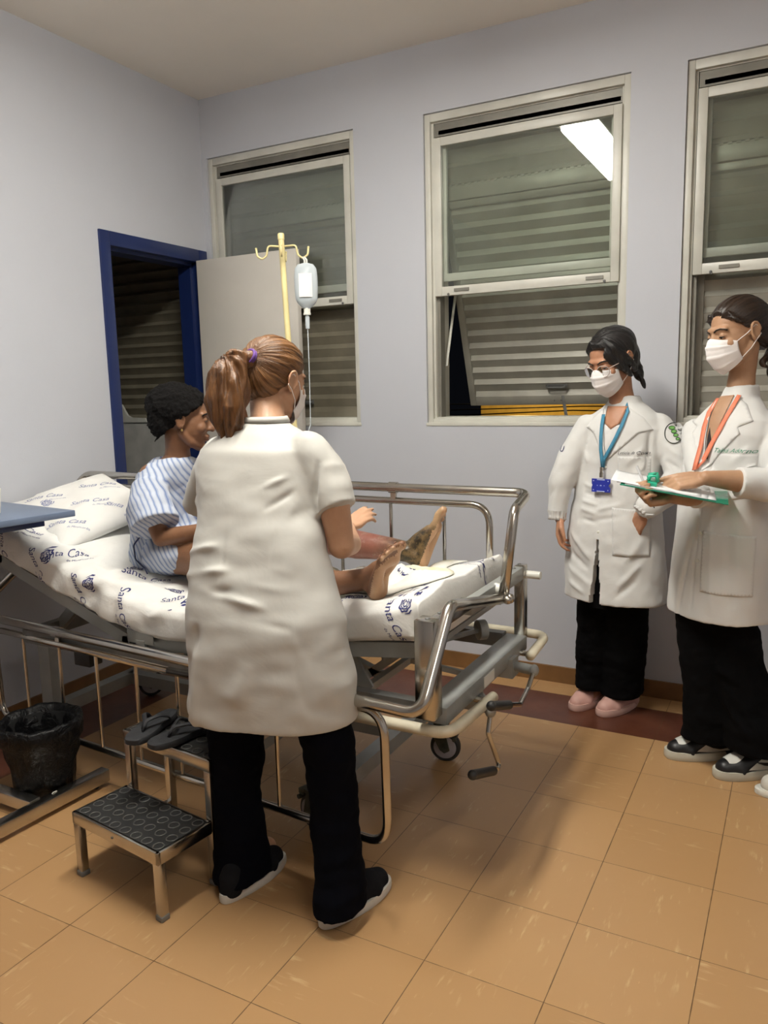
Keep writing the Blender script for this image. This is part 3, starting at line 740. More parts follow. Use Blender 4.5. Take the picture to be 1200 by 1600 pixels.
# ------------------------------------------------------------------ two-step stool
sr = thing('step_stool', 'two-step chrome footstool with black round-studded rubber treads', 'step stool', (1.34, -1.93, 0))
su = Vector((.991, -.1325, 0)); sv = Vector((.1325, .991, 0)); Ms = Matrix(((su.x, sv.x, 0), (su.y, sv.y, 0), (0, 0, 1)))
GOLD = ST; WORN = plain('worn_rubber_ring', (.075, .072, .066), .5)
def sp(u, v, z, o=Vector((1.142, -2.086, 0))): return o + su*u + sv*v + Vector((0, 0, z))
def step(z, v0, d, w=.385):
    c = sp(w/2, v0+d/2, z-.018)
    m = MB(); m.cbox(sp(w/2, v0+.006, z-.018), (w, .012, .036), Ms, bev=.002); m.cbox(sp(w/2, v0+d-.006, z-.018), (w, .012, .036), Ms, bev=.002)
    m.cbox(sp(.006, v0+d/2, z-.018), (.012, d, .036), Ms, bev=.002); m.cbox(sp(w-.006, v0+d/2, z-.018), (.012, d, .036), Ms, bev=.002)
    fr = m.build('step_frame', GOLD, sr, sharp=25)
    m = MB(); m.cbox(sp(w/2, v0+d/2, z-.004), (w-.014, d-.014, .008), Ms)
    nx, ny = 8, 4 if d > .17 else 3
    for i in range(nx):
        for j in range(ny):
            if True:
                cx = .028+(w-.056)*i/(nx-1); cy = v0+.026+(d-.052)*j/(ny-1)
                P = sp(cx, cy, z+.0006); R = .0150
                pts = [P+su*R*math.cos(2*PI*k/18)+sv*R*math.sin(2*PI*k/18) for k in range(18)]
                m.mi = 1; m.tube(pts, .0017, 6, closed=True); m.mi = 0
    m.build('rubber_tread', [MAT['rubber'], WORN], sr, sharp=40); return fr
D1, D2 = .188, .168
step(.20, 0, D1); step(.38, D1+.002, D2)
m = None
for (u, v, z0, z1) in ((.013, .013, 0, .165), (.372, .013, 0, .165), (.013, D1+.014, 0, .345), (.372, D1+.014, 0, .345), (.013, D1+D2-.012, 0, .345), (.372, D1+D2-.012, 0, .345)):
    m = MB(); m.beam(sp(u, v, z0+.012), sp(u, v, z1), .024, .024, up=sv, bev=.002); lg = m.build('leg', GOLD, sr, sharp=25)
    m = MB(); m.cbox(sp(u, v, .008), (.028, .028, .016), Ms, bev=.003); m.build('rubber_foot', MAT['grey_dark'], lg)
for u in (.013, .372):
    m = MB(); m.beam(sp(u, D1+.02, .075), sp(u, D1+D2-.02, .075), .016, .02); m.build('stretcher', GOLD, sr)
m = MB(); m.ell(sp(.19, -.001, .182), (.004, .002, .004)); m.build('screw', MAT['grey_dark'], sr)

# ------------------------------------------------------------------ flip-flops on the upper step
FLOP = plain('flip_flop_rubber', (.018, .019, .022), .75, 0, .15, 30, .001, 80); STRAP = plain('flip_flop_strap', (.013, .013, .016), .65)
def flop(c, ang, tilt, label, z):
    t = thing('flip_flop', label, 'sandal', (c[0], c[1], z), 'pair of dark flip-flops')
    M = Matrix.Translation((c[0], c[1], z)) @ Matrix.Rotation(ang, 4, 'Z') @ Matrix.Rotation(tilt, 4, 'X')
    m = MB(); out = []
    for k in range(40):
        a = 2*PI*k/40; y = math.sin(a)*.122; w = .036 + .012*max(0, math.sin(a)) - .008*math.exp(-((math.sin(a)+.1)/.3)**2)
        out.append((math.copysign(abs(math.cos(a))**.7, math.cos(a))*w, y))
    m.loft([[M @ Vector((x*s, y*s, zz)) for x, y in out] for s, zz in ((.97, .001), (1, .004), (1, .017), (.965, .020))]); m.build('sole', FLOP, t, sharp=40)
    m = MB(); toe = Vector((-.004, .062, .020)); pk = Vector((-.003, .045, .046))
    for sx in (-1, 1):
        pts = [toe + (pk-toe)*.2, pk, Vector((sx*.026, .005, .050)), Vector((sx*.037, -.030, .034)), Vector((sx*.036, -.042, .018))]
        m.tube([M @ p for p in fillet(pts, .03, 4)], .0075, 8, flat=.45)
    m.cone(M @ toe, M @ pk, .004)
    m.build('strap', STRAP, t, sharp=None)
flop((1.265, -1.868), math.radians(193), math.radians(1), 'dark grey flip-flop on the upper step, the one nearer the bin', .386)
flop((1.390, -1.865), math.radians(168), math.radians(2), 'dark grey flip-flop on the upper step, the one by the trouser leg', .386)

# ------------------------------------------------------------------ bin with liner
bn = thing('waste_bin', 'round waste bin lined with a black plastic bag under the bed rail', 'bin', (.655, -1.80, 0))
BAG = NT('bin_liner'); p = BAG.pos(); BAG.col((.0035, .0035, .004)); BAG.set(rough=.3, spec=.22); BAG.bump(BAG.noise(p, 22, 5, .6, 1.2), .012); BAG = BAG.m
m = MB(); c0 = Vector((.655, -1.80, 0)); rings = []
for r, z in ((.085, .002), (.092, .01), (.112, .24), (.118, .262), (.112, .262), (.09, .06), (.02, .055)):
    rings.append([c0 + Vector((r*math.cos(2*PI*k/40), r*math.sin(2*PI*k/40), z)) for k in range(40)])
m.loft(rings); m.build('bucket', MAT['rubber'], bn)
m = MB(); rings = []; n = 90
prof = [(.100, .035), (.104, .08), (.110, .13), (.120, .17), (.122, .20), (.138, .225), (.142, .255), (.140, .278), (.130, .286), (.118, .280), (.108, .24), (.095, .14), (.085, .10), (.04, .085), (.002, .08)]
for r, z in prof:
    ring = []
    for k in range(n):
        a = 2*PI*k/n; w = .010*noise.noise(Vector((math.cos(a)*3, math.sin(a)*3, z*14))) + .005*noise.noise(Vector((math.cos(a)*8, math.sin(a)*8, z*9+3)))
        zz = z + .008*noise.noise(Vector((math.cos(a)*2.5, math.sin(a)*2.5, 7))) if z > .15 else z
        rr = r + (w if r > .05 else 0); ring.append(c0 + Vector((rr*math.cos(a), rr*math.sin(a), zz)))
    rings.append(ring)
m.loft(rings); m.build('bin_bag', BAG, bn, sharp=None)
m = MB(); m.ell(c0+Vector((-.03, .02, .12)), (.05, .035, .02)); m.ell(c0+Vector((.04, -.01, .11)), (.04, .04, .025)); m.build('waste', MAT['rubber'], bn)

# ------------------------------------------------------------------ drip stand and bag
YEL = plain('drip_stand_cream_yellow', (.72, .62, .31), .4, 0, .12, 10)
IX, IY = .965, -.66
ds = thing('drip_stand', 'cream yellow drip stand behind the far bed rail', 'drip stand', (IX+.075, IY, 0))
def px(z): return IX + (2.0-z)*.038
m = MB(); m.tube([(px(z), IY, z) for z in (.06, 1.0, 2.035)], .0125, 16); m.build('pole', YEL, ds)
m = MB(); m.lathe((px(2.03), IY, 2.028), [(.012, 0), (.0145, .001), (.0145, .022), (.011, .027), (.001, .028)], 20); m.build('pole_cap', YEL, ds)
def hook(dx, dy, L=.10, drop=0):
    m = MB(); b = Vector((px(2.0), IY, 2.0)); d = Vector((dx, dy, 0)).normalized()
    pts = [b, b+d*L*.55+Vector((0, 0, .004)), b+d*(L*.62)+Vector((0, 0, -.036)), b+d*(L*.80)+Vector((0, 0, -.052)), b+d*(L*1.0)+Vector((0, 0, -.038)), b+d*(L*1.03)+Vector((0, 0, -.008))]
    m.tube(fillet(pts, .015, 5), .0042, 8); m.ell(pts[-1], .0052); m.build('hook', YEL, ds, sharp=None); return b+d*(L*.80)+Vector((0, 0, -.052))
hook(-.85, -.5, .105); hp = hook(.93, .35, .112); hook(.55, -.84, .08); hook(-.4, .9, .09)
m = MB()
for k in range(5):
    a = 2*PI*k/5+.2; m.beam((px(0), IY, .075), (px(0)+.22*math.cos(a), IY+.22*math.sin(a), .055), .03, .02)
m.cone((px(0), IY, .05), (px(0), IY, .11), .025); m.build('base', YEL, ds, sharp=25)
for k in range(5):
    a = 2*PI*k/5+.2; m = MB(); m.lathe((px(0)+.21*math.cos(a)-.008, IY+.21*math.sin(a), .022), [(.001, 0), (.022, 0), (.022, .016), (.001, .016)], 18, (1, 0, 0)); m.build('castor_roller', MAT['rubber'], ds)
# bag
BGM = NT('clear_iv_plastic'); BGM.col((.78, .85, .90)); BGM.set(rough=.12, trans=.5, ior=1.12, alpha=1); BGM.b.inputs['Specular IOR Level'].default_value = .9; BGM = BGM.m
iv = thing('infusion_bag', 'clear infusion bag with white label hanging from the drip stand', 'drip bag', (hp.x, hp.y, 1.74))
m = MB(); cx, cy = hp.x+.012, hp.y; rings = []
vx, vy = Vector((.88, .474, 0)), Vector((-.474, .88, 0))
for z, w, d in ((1.928, .012, .008), (1.922, .034, .016), (1.905, .046, .024), (1.87, .050, .030), (1.82, .050, .032), (1.78, .047, .031), (1.765, .040, .028), (1.750, .026, .02), (1.742, .015, .014), (1.735, .013, .013)):
    rings.append([Vector((cx, cy, z)) + vx*w*math.copysign(abs(math.cos(2*PI*k/36))**.75, math.cos(2*PI*k/36)) + vy*d*math.sin(2*PI*k/36) for k in range(36)])
m.loft(rings); m.build('pouch', BGM, iv, sharp=None)
m = MB(); m.grid([[Vector((cx, cy, z)) + vx*w - vy*(.0315*math.sqrt(max(0, 1-(w/.052)**2))+.0050) for z in np.linspace(1.785, 1.882, 8)] for w in np.linspace(-.028, .028, 10)]); m.build('paper_label', plain('label_paper', (.80, .78, .76), .6), iv, sharp=None)
m = MB(); m.cone((cx, cy, 1.742), (cx, cy, 1.722), .0145); m.cone((cx, cy, 1.722), (cx, cy, 1.714), .0165); m.build('port_cap', MAT['white_plastic'], iv)
m = MB(); m.tube([hp+Vector((0, 0, .006)), Vector((cx-.004, cy, 1.94)), Vector((cx-.004, cy, 1.925))], .004, 8); m.tube([hp+Vector((.008, 0, .004)), Vector((cx+.008, cy, 1.94)), Vector((cx+.006, cy, 1.925))], .004, 8); m.build('hanger_loop', MAT['white_plastic'], iv)
m = MB(); m.lathe((cx, cy, 1.655), [(.002, 0), (.009, .002), (.0095, .050), (.006, .058), (.004, .066)], 18); m.build('drip_chamber', BGM, iv)
m = MB(); m.tube([(cx, cy, 1.66), (cx, cy, 1.5), (cx+.01, cy-.02, 1.25), (cx-.05, cy-.1, 1.0), (cx-.12, -1.02, .86), (.95, -1.2, .84)], .0022, 6); m.build('drip_line', BGM, iv, sharp=None)

# white shoe of someone out of frame, right edge
SHW = plain('white_canvas', (.62, .60, .54), .7, 0, .12, 30)
sh = thing('canvas_shoe', 'off-white shoe tip cut off by the right edge of the frame', 'shoe', (3.02, -.69, 0))
m = MB(); m.caps([(2.925, -.715, .035), (2.965, -.70, .04), (3.045, -.68, .05), (3.125, -.66, .055)], [.034, .040, .042, .036])
me = remesh(m, .005, 5); displace(me, lambda c, n: np.column_stack([c[:, 0], c[:, 1], np.maximum(c[:, 2], .014)])); link('upper', me, SHW, sh, sharp=None)
m = MB(); m.loft([[Vector((3.010+.135*math.copysign(abs(math.cos(a))**.8, math.cos(a))*s, -.698+.048*math.sin(a)*s+.18*(math.cos(a)*.135), z)) for a in [2*PI*k/40 for k in range(40)]] for s, z in ((.97, 0), (1, .004), (1, .020), (.96, .024))]); m.build('sole', MAT['white_plastic'], sh)
# ------------------------------------------------------------------ people: helpers
def basis(x, y, z, o):
    return Matrix(((x[0], y[0], z[0], o[0]), (x[1], y[1], z[1], o[1]), (x[2], y[2], z[2], o[2]), (0, 0, 0, 1)))
def facing(ang, o, pitch=0, roll=0):
    """local +Y looks along heading ang (degrees from +x), pitch < 0 looks down"""
    return Matrix.Translation(o) @ Matrix.Rotation(math.radians(ang-90), 4, 'Z') @ Matrix.Rotation(math.radians(pitch), 4, 'X') @ Matrix.Rotation(math.radians(roll), 4, 'Y')
def skin_mat(name, c, c2, red=.0):
    t = NT(name); p = t.pos(); f = t.noise(p, 18, 4, .55); t.col(t.mix(t.ramp(f, .35, .7), c, c2))
    t.set(rough=.48, sss=.08, spec=.4); t.b.inputs['Subsurface Radius'].default_value = (.012, .005, .003); t.b.inputs['Subsurface Scale'].default_value = .5
    t.bump(t.noise(p, 160, 3), .0008, .5); return t.m
def hair_mat(name, c1, c2, T=None, ax=None, rough=.38, sc=34):
    t = NT(name); p = t.pos()
    if T is not None:
        a = Vector(ax).normalized(); u = a.orthogonal().normalized(); v = a.cross(u)
        d = t.n('ShaderNodeVectorMath', operation='SUBTRACT'); t.L(p, d.inputs[0]); d.inputs[1].default_value = T
        def dot(w):
            x = t.n('ShaderNodeVectorMath', operation='DOT_PRODUCT'); t.L(d.outputs[0], x.inputs[0]); x.inputs[1].default_value = w; return x.outputs['Value']
        ang = t.math('ARCTAN2', dot(u), dot(v)); vec = t.comb(t.math('MULTIPLY', ang, sc*.35), t.math('MULTIPLY', dot(a), 6), 0)
    else: vec = t.scalev(p, (sc*2.6, sc*2.6, 5))
    f = t.noise(vec, 1.0, 5, .65, .15)
    t.col(t.mix(t.ramp(f, .32, .72), c1, c2)); t.set(rough=rough, spec=.5); t.bump(f, .006, .9)
    t.b.inputs['Anisotropic'].default_value = .4
    return t.m

def head(mb, M, neck=None, nr=.052, s=1.0, ears=True, nose=1.0, low=True):
    def P(x, y, z): return M @ Vector((x*s, y*s, z*s))
    R = M.to_3x3()
    def E(c, r): mb.ell(P(*c), tuple(q*s for q in r), R, 22, 14)
    E((0, -.014, .030), (.075, .094, .082)); E((0, .022, -.012), (.066, .070, .088)); E((0, .036, -.052), (.046, .048, .052))
    mb.caps([P(-.052, .0, -.045), P(-.040, .030, -.078), P(0, .062, -.096), P(.040, .030, -.078), P(.052, .0, -.045)], [.018*s, .018*s, .019*s, .018*s, .018*s])
    E((0, .070, -.094), (.018, .016, .016))
    mb.caps([P(0, .084, .018), P(0, .096, -.006), P(0, .106, -.026)], [.008*s, .009*s, .0125*s*nose]); E((-.011, .095, -.028), (.009, .010, .008)); E((.011, .095, -.028), (.009, .010, .008))
    mb.caps([P(-.040, .070, .026), P(-.018, .084, .028), P(.018, .084, .028), P(.040, .070, .026)], [.010*s, .010*s, .010*s, .010*s])
    for sx in (-1, 1):
        E((sx*.036, .062, -.024), (.024, .024, .024)); E((sx*.031, .072, .006), (.0145, .014, .0115))
    mb.caps([P(-.018, .082, -.056), P(0, .092, -.055), P(.018, .082, -.056)], [.005*s, .007*s, .005*s]); mb.caps([P(-.014, .080, -.066), P(0, .088, -.067), P(.014, .080, -.066)], [.006*s, .008*s, .006*s])
    if ears:
        for sx in (-1, 1):
            RE = R @ Matrix.Rotation(sx*.35, 3, 'Z') @ Matrix.Rotation(-.2, 3, 'X')
            mb.ell(P(sx*.078, -.008, -.002), (.006*s, .017*s, .029*s), RE, 16, 10); mb.ell(P(sx*.077, -.004, -.022), (.006*s, .010*s, .014*s), RE, 12, 8)
            pts = [M @ (Vector((sx*.081, -.008, 0))*s + Vector((sx*.004, math.cos(a)*.017, math.sin(a)*.028-.001))*s) for a in [(-.9+k*.5) for k in range(9)]]
            mb.caps(pts, .0042*s, 8)
    if neck is not None:
        a = P(0, -.022, -.052); b = Vector(neck); mb.caps([a, (a+b)/2, b], [nr, nr*.98, nr*1.15], 20)

def eyes(M, parent, brow_mat, s=1.0, closed=.5, lash=None):
    """eyeballs, lids half lowered, brows; separate small parts"""
    EW = plain('eye_white', (.55, .52, .48), .2) if 'eye_white' not in bpy.data.materials else bpy.data.materials['eye_white']
    DK = bpy.data.materials.get('lash_dark') or plain('lash_dark', (.012, .009, .008), .5)
    for sx in (-1, 1):
        c = Vector((sx*.031, .0745, .0065))*s
        m = MB(); m.ell(M @ c, .0118*s, M.to_3x3(), 18, 12); e = m.build('eye', EW, parent, sharp=None)
        m = MB(); m.ell(M @ (c+Vector((0, .0085, -.004))*s), (.0052*s, .0040*s, .0045*s), M.to_3x3(), 14, 8); m.build('iris', DK, e)
        lid_m = bpy.data.materials[lash] if lash else None
        if lid_m:
            m = MB(); m.grid([[M @ (c + Vector((math.sin(a)*math.cos(e_), math.cos(a)*math.cos(e_), math.sin(e_)))*.0127*s) for e_ in np.linspace(-.22-.12*math.cos(a), 1.35, 10)] for a in np.linspace(-1.45, 1.45, 16)]); m.build('eyelid', lid_m, parent, sharp=None)
        m = MB(); pts = [M @ (c + Vector((math.sin(a)*.0140*sx, math.cos(a)*.0128, -.0015-.0022*abs(math.sin(a))))*s) for a in [(-1.15+k*.23) for k in range(11)]]
        m.tube(pts, [.0004, .0009, .0012, .0014, .0015, .0016, .0016, .0016, .0016, .0013, .0006], 6); m.build('eyelash', DK, parent, sharp=None)
        m = MB(); pts = [M @ (Vector((sx*x, y, z))*s) for x, y, z in ((.012, .0925, .0225), (.022, .0915, .0285), (.034, .086, .0305), (.045, .077, .0265), (.051, .070, .0215))]
        m.tube(fillet(pts, .01), .0030*s, 8, flat=.9); m.build('eyebrow', brow_mat, parent, sharp=None)

MASK = cloth('mask_fabric', (.84, .80, .79), .8, 1200, .0015, 30)
def face_mask(M, parent, s=1.0, drop=0.0, loops=True):
    def S(u, v):            # u -1..1 across, v 0..1 downward, head-local
        a = u*1.28; top = .004 - .020*abs(u)**1.5 - .012*(1-math.exp(-(u/.2)**2))*.3; bot = -.120 + .040*abs(u)**1.6
        z = top + (bot-top)*v + drop
        bulge = math.sin(PI*min(1, v*1.05))**.7; nose_ = math.exp(-(u/.28)**2)
        ry = .056 + .020*bulge; rx = .064 + .003*bulge
        y = .033 + ry*math.cos(a)*.98 + nose_*(.014*(1-v)**.6 + .010*bulge) - .010*v + .0085*math.exp(-((abs(u)-.48)/.24)**2)*(1-v*.6)
        pleat = .0035*max(0, math.sin((v*3.1-.35)*2*PI)) * (1-abs(u)**3) * (1 if .18 < v < .86 else 0)
        return Vector((rx*math.sin(a)*(1-.07*v), y + pleat, z + pleat*.5))
    NU_, NV_ = 44, 36
    m = MB(); m.grid([[M @ (S(i/NU_*2-1, j/NV_)*s) for j in range(NV_+1)] for i in range(NU_+1)])
    mk = m.build('face_mask', MASK, parent, sharp=None); md = mk.modifiers.new('s', 'SOLIDIFY'); md.thickness = .0018; md.offset = 1
    if loops:
        for sx in (-1, 1):
            for v, ez in ((.03, .018), (.93, -.026)):
                a = S(sx*.97, v)*s; b = Vector((sx*.0845, -.008, ez))*s; mid = (a+b)/2 + Vector((sx*.008, 0, 0))*s
                m = MB(); m.tube([M @ q for q in (a, mid, b, Vector((sx*.084, -.024, ez*.5))*s)], .0013, 6); m.build('ear_loop', MASK, mk)
    return mk

def hand(mb, W, d, n, t, curl=(.3, .35, .4, .5), s=1.0, spread=.06, thumb=(.55, .35), wr=.022):
    """W wrist, d towards fingers, n palm faces, t thumb side"""
    W, d = Vector(W), Vector(d).normalized(); n = Vector(n); n = (n-d*n.dot(d)).normalized(); t = Vector(t); t = (t-d*t.dot(d)-n*t.dot(n)).normalized()
    tips = []
    for k, (off, L0, ln) in enumerate(((.026, .086, .94), (.009, .090, 1.04), (-.009, .086, .97), (-.025, .078, .78))):
        b = W + d*L0*s + t*off*s - n*.003*s
        mb.caps([W + d*.008*s + t*off*.45*s, W + d*L0*.55*s + t*off*.9*s, b], [wr*s*.62, .0135*s, .0098*s], 12)
        c = curl[k]; dirv = (d + t*spread*(1.5-k)*.6).normalized(); p = b; pts = [p]; rad = [.0095*s]
        ang = 0
        for seg, (l, rr, cc) in enumerate(((.044, .0083, .9), (.026, .0076, 1.25), (.021, .0062, .8))):
            ang += c*cc; dv = dirv*math.cos(ang) + n*math.sin(ang); p = p + dv*l*ln*s; pts.append(p); rad.append(rr*s)
        mb.caps(pts, rad, 12); tips.append((pts[-1], dv))
    b = W + d*.022*s + t*.020*s + n*.006*s; m1 = b + (d*math.cos(thumb[0]) + t*math.sin(thumb[0]) + n*.25).normalized()*.042*s
    m2 = m1 + (d*math.cos(thumb[1]) + t*math.sin(thumb[1])*.6 + n*.35).normalized()*.032*s; m3 = m2 + (d*.95 + n*.3 - t*.05).normalized()*.026*s
    mb.caps([W, b, m1, m2, m3], [wr*.85*s, .0155*s, .0125*s, .0100*s, .0076*s], 12)
    mb.caps([b, W + d*.07*s + t*.018*s], [.014*s, .010*s]); return tips

def foot(mb, M, s=1.0, sg=1):
    """local X = big-toe side, Y = heel to toes, Z = dorsum"""
    P = lambda x, y, z: M @ (Vector((x, y, z))*s)
    mb.caps([P(0, .030, .030), P(0, .043, .075)], [.031*s, .036*s], 20)
    mb.caps([P(0, .05, .072), P(.004, .095, .056), P(.008, .14, .034)], [.033*s, .028*s, .021*s], 18)
    mb.caps([P(-.008, .03, .024), P(-.024, .09, .022), P(-.030, .150, .018)], [.028*s, .021*s, .017*s], 16)
    mb.caps([P(.006, .03, .024), P(.014, .09, .036), P(.022, .165, .020)], [.026*s, .018*s, .019*s], 16)
    mb.caps([P(.022, .165, .020), P(-.004, .165, .018), P(-.030, .148, .016)], [.019*s, .018*s, .015*s])
    mb.ell(P(.026, .046, .080), .013*s); mb.ell(P(-.026, .040, .072), .013*s)
    for x0, x1, y0, y1, r in ((.026, .030, .180, .222, .0145), (.006, .008, .180, .228, .0098), (-.010, -.010, .176, .220, .0092), (-.024, -.025, .168, .208, .0088), (-.036, -.039, .156, .192, .0085)):
        mb.caps([P(x0, y0-.02, .020), P((x0+x1)/2, (y0+y1)/2, .024), P(x1, y1, .014)], [r*s*.9, r*s*.95, r*s], 12)

def ringset(rings, F, n=40, pw=.9):
    """rings: (x, y, z, half_width, half_depth[, heading]) -> point rings for a loft; F heading in degrees"""
    out = []
    for q in rings:
        x, y, z, a, b = q[:5]; h = math.radians(q[5] if len(q) > 5 else F); f = Vector((math.cos(h), math.sin(h), 0)); sd = Vector((f.y, -f.x, 0)); tl = q[6] if len(q) > 6 else 0
        r = []
        for k in range(n):
            c, s_ = math.cos(2*PI*k/n), math.sin(2*PI*k/n)
            p = Vector((x, y, z)) + sd*a*math.copysign(abs(c)**pw, c) + f*b*math.copysign(abs(s_)**pw, s_); p.z += tl*s_*b
            r.append(p)
        out.append(r)
    return out
def crease_fn(cr, fb=(), lo=None):
    """cr: (p, q, width, amp) ridges (+) or grooves (-) ; fb: (amp, freq, octaves, seed, stretch)"""
    def fn(co, no):
        d = np.zeros(len(co))
        for p, q, w, amp in cr:
            p, q = np.array(p, float), np.array(q, float); v = q-p; L2 = v@v
            t = np.clip(((co-p)@v)/L2, 0, 1); dist = np.linalg.norm(co-(p+t[:, None]*v), axis=1)
            d += amp*np.exp(-(dist/w)**2)*np.sin(np.clip(t, .02, .98)*PI)**.6
        for amp, fr, oc, seed, st in fb:
            st = Vector(st)
            d += amp*np.array([fbm((c[0]*st[0], c[1]*st[1], c[2]*st[2]), fr, oc, seed) for c in co])
        return co + no*d[:, None]
    return fn
def shoe(parent, heel, ang, L=.25, w=.047, mats=None, h=.075, label='shoe', sole_h=.024, toe_up=0, extra=None, lace=None, pitch=0):
    up_m, sole_m = mats; ca, sa = math.cos(ang), math.sin(ang); T = Matrix.Translation(heel) @ Matrix.Rotation(ang, 4, 'Z') @ Matrix.Rotation(pitch, 4, 'Y')
    def P(x, y, z): return T @ Vector((x*L/.25, y, z))
    m = MB(); m.caps([P(.035, 0, .030), P(.04, 0, h*.72), P(.045, 0, h)], [w*.80, w*.84, w*.74], 20)
    m.caps([P(.05, 0, h*.62), P(.11, .0, h*.55), P(.17, .0, .036), P(.212, .0, .030)], [w*.84, w*.90, w*.92, w*.72], 20)
    m.caps([P(.17, -.012, .028), P(.17, .012, .028)], w*.80, 18)
    me = remesh(m, .005, 5)
    Ti = T.inverted()
    def clampz(c, n):
        l = np.array([(Ti @ Vector(q))[:] for q in c]); l[:, 2] = np.maximum(l[:, 2], .014); return np.array([(T @ Vector(q))[:] for q in l])
    displace(me, clampz); sh_ = link(label, me, up_m, parent, sharp=None)
    def out(s, z):
        r = []
        for k in range(44):
            a = 2*PI*k/44; x = .125 - math.cos(a)*.129*(1+(s-1)*.4); t = x/.25; ww = w*(.86+.22*math.sin(min(1, max(0, t))*2.6-.5))*s
            r.append(P(x, math.copysign(abs(math.sin(a))**.75, math.sin(a))*ww, z + toe_up*max(0, t-.7)))
        return r
    m = MB(); m.loft([out(.95, 0), out(1.0, .004), out(1.02, sole_h*.6), out(.98, sole_h), out(.90, sole_h)]); m.build('sole', sole_m, sh_, sharp=50)
    if lace:
        m = MB()
        for k in range(4):
            x = .092+.020*k; bq = BVHTree.FromPolygons([v_.co + WL[sh_.name] for v_ in me.vertices], [tuple(p_.vertices) for p_ in me.polygons]) if k == 0 else bq
            pts_ = []
            for y_ in (-.020, -.010, 0, .010, .020):
                hq = bq.ray_cast(P(x+.004-abs(y_)*.2, y_, .3), Vector((0, 0, -1))); pts_.append((hq[0] if hq[0] is not None else P(x, y_, h)) + Vector((0, 0, .0015)))
            m.tube(pts_, .0030, 8, flat=.7)
        m.build('laces', lace, sh_, sharp=None)
    return sh_, T
def uv_text(s, size, shear, M, mat, name, parent):
    me = text_mesh(s, size, shear, 2, .0004); me.transform(M); return link(name, me, mat, parent, sharp=None)

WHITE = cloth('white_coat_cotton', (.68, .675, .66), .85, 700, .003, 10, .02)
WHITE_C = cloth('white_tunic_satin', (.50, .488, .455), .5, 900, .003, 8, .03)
BLACK = cloth('black_trousers_cloth', (.0035, .0035, .004), .95, 500, .006, 9, .2)
NAVYB = cloth('dark_navy_trousers_cloth', (.0022, .0025, .005), .95, 500, .004, 9, .2)

# ------------------------------------------------------------------ clinician seen from behind
SK1 = skin_mat('skin_clinician', (.48, .27, .165), (.55, .32, .20))
pc = thing('person', 'person standing with back turned in white short-sleeved tunic, dark trousers and brown ponytail', 'person', (1.78, -1.87, 0))
HC = facing(80, (1.585, -1.61, 1.425), -12, 4)
b = MB()
head(b, HC, (1.610, -1.685, 1.28), .050, 1.0)
b.loft(ringset([(1.72, -1.86, .80, .15, .10), (1.70, -1.85, .95, .135, .09), (1.65, -1.78, 1.10, .145, .095), (1.62, -1.735, 1.20, .145, .085), (1.613, -1.71, 1.27, .075, .052)], 105, 24))
# legs inside trousers, feet
b.caps([(1.64, -1.86, .84), (1.583, -1.86, .46), (1.61, -1.89, .09)], [.065, .042, .030]); b.caps([(1.79, -1.86, .84), (1.88, -1.86, .48), (1.945, -1.90, .09)], [.065, .042, .030])
b.caps([(1.605, -1.88, .06), (1.60, -1.77, .04)], [.032, .026]); b.caps([(1.945, -1.90, .06), (1.965, -1.78, .04)], [.032, .026])
# right arm: upper arm, elbow, forearm reaching over the bed
b.caps([(1.760, -1.715, 1.21), (1.852, -1.735, 1.09), (1.872, -1.735, .975)], [.044, .044, .036], 18)
b.caps([(1.872, -1.735, .975), (1.83, -1.62, .955), (1.735, -1.47, .972)], [.037, .034, .021], 18)
hand(b, (1.735, -1.47, .972), (.10, .62, .20), (-.4, .1, -.9), (-.6, .6, .3), (.15, .15, .2, .3), .85, .12)
# left arm
b.caps([(1.46, -1.71, 1.20), (1.335, -1.66, 1.08), (1.30, -1.60, .98)], [.042, .040, .034], 16)
b.caps([(1.30, -1.60, .98), (1.40, -1.44, .96), (1.50, -1.33, .95)], [.034, .032, .021], 16)
hand(b, (1.50, -1.33, .95), (.6, .6, -.2), (0, .1, -1), (.6, -.6, .1), (.4, .45, .5, .5), .95)
link('body', remesh(b, .0042, 3), SK1, pc, sharp=None)
# tunic
t = MB()
t.loft(ringset([(1.727, -1.885, .530, .240, .152), (1.727, -1.885, .55, .241, .152), (1.727, -1.88, .64, .236, .146), (1.708, -1.87, .80, .216, .136), (1.680, -1.845, .92, .194, .124), (1.646, -1.80, 1.06, .172, .113), (1.624, -1.765, 1.16, .173, .113), (1.613, -1.735, 1.235, .172, .102), (1.612, -1.715, 1.280, .118, .078), (1.612, -1.705, 1.302, .072, .064), (1.612, -1.700, 1.315, .060, .056)], 105, 56))
t.caps([(1.762, -1.715, 1.225), (1.810, -1.72, 1.17), (1.852, -1.735, 1.115)], [.060, .062, .057], 24); t.tube([(1.815, -1.72, 1.17), (1.868, -1.742, 1.072)], [.062, .060], 28)
t.caps([(1.455, -1.72, 1.215), (1.40, -1.70, 1.15), (1.36, -1.68, 1.10)], [.056, .058, .052], 24); t.tube([(1.40, -1.70, 1.15), (1.322, -1.665, 1.045)], [.058, .056], 28)
Bk = lambda x, z, y: (x, y, z)
KA, KW = 1.5, .85
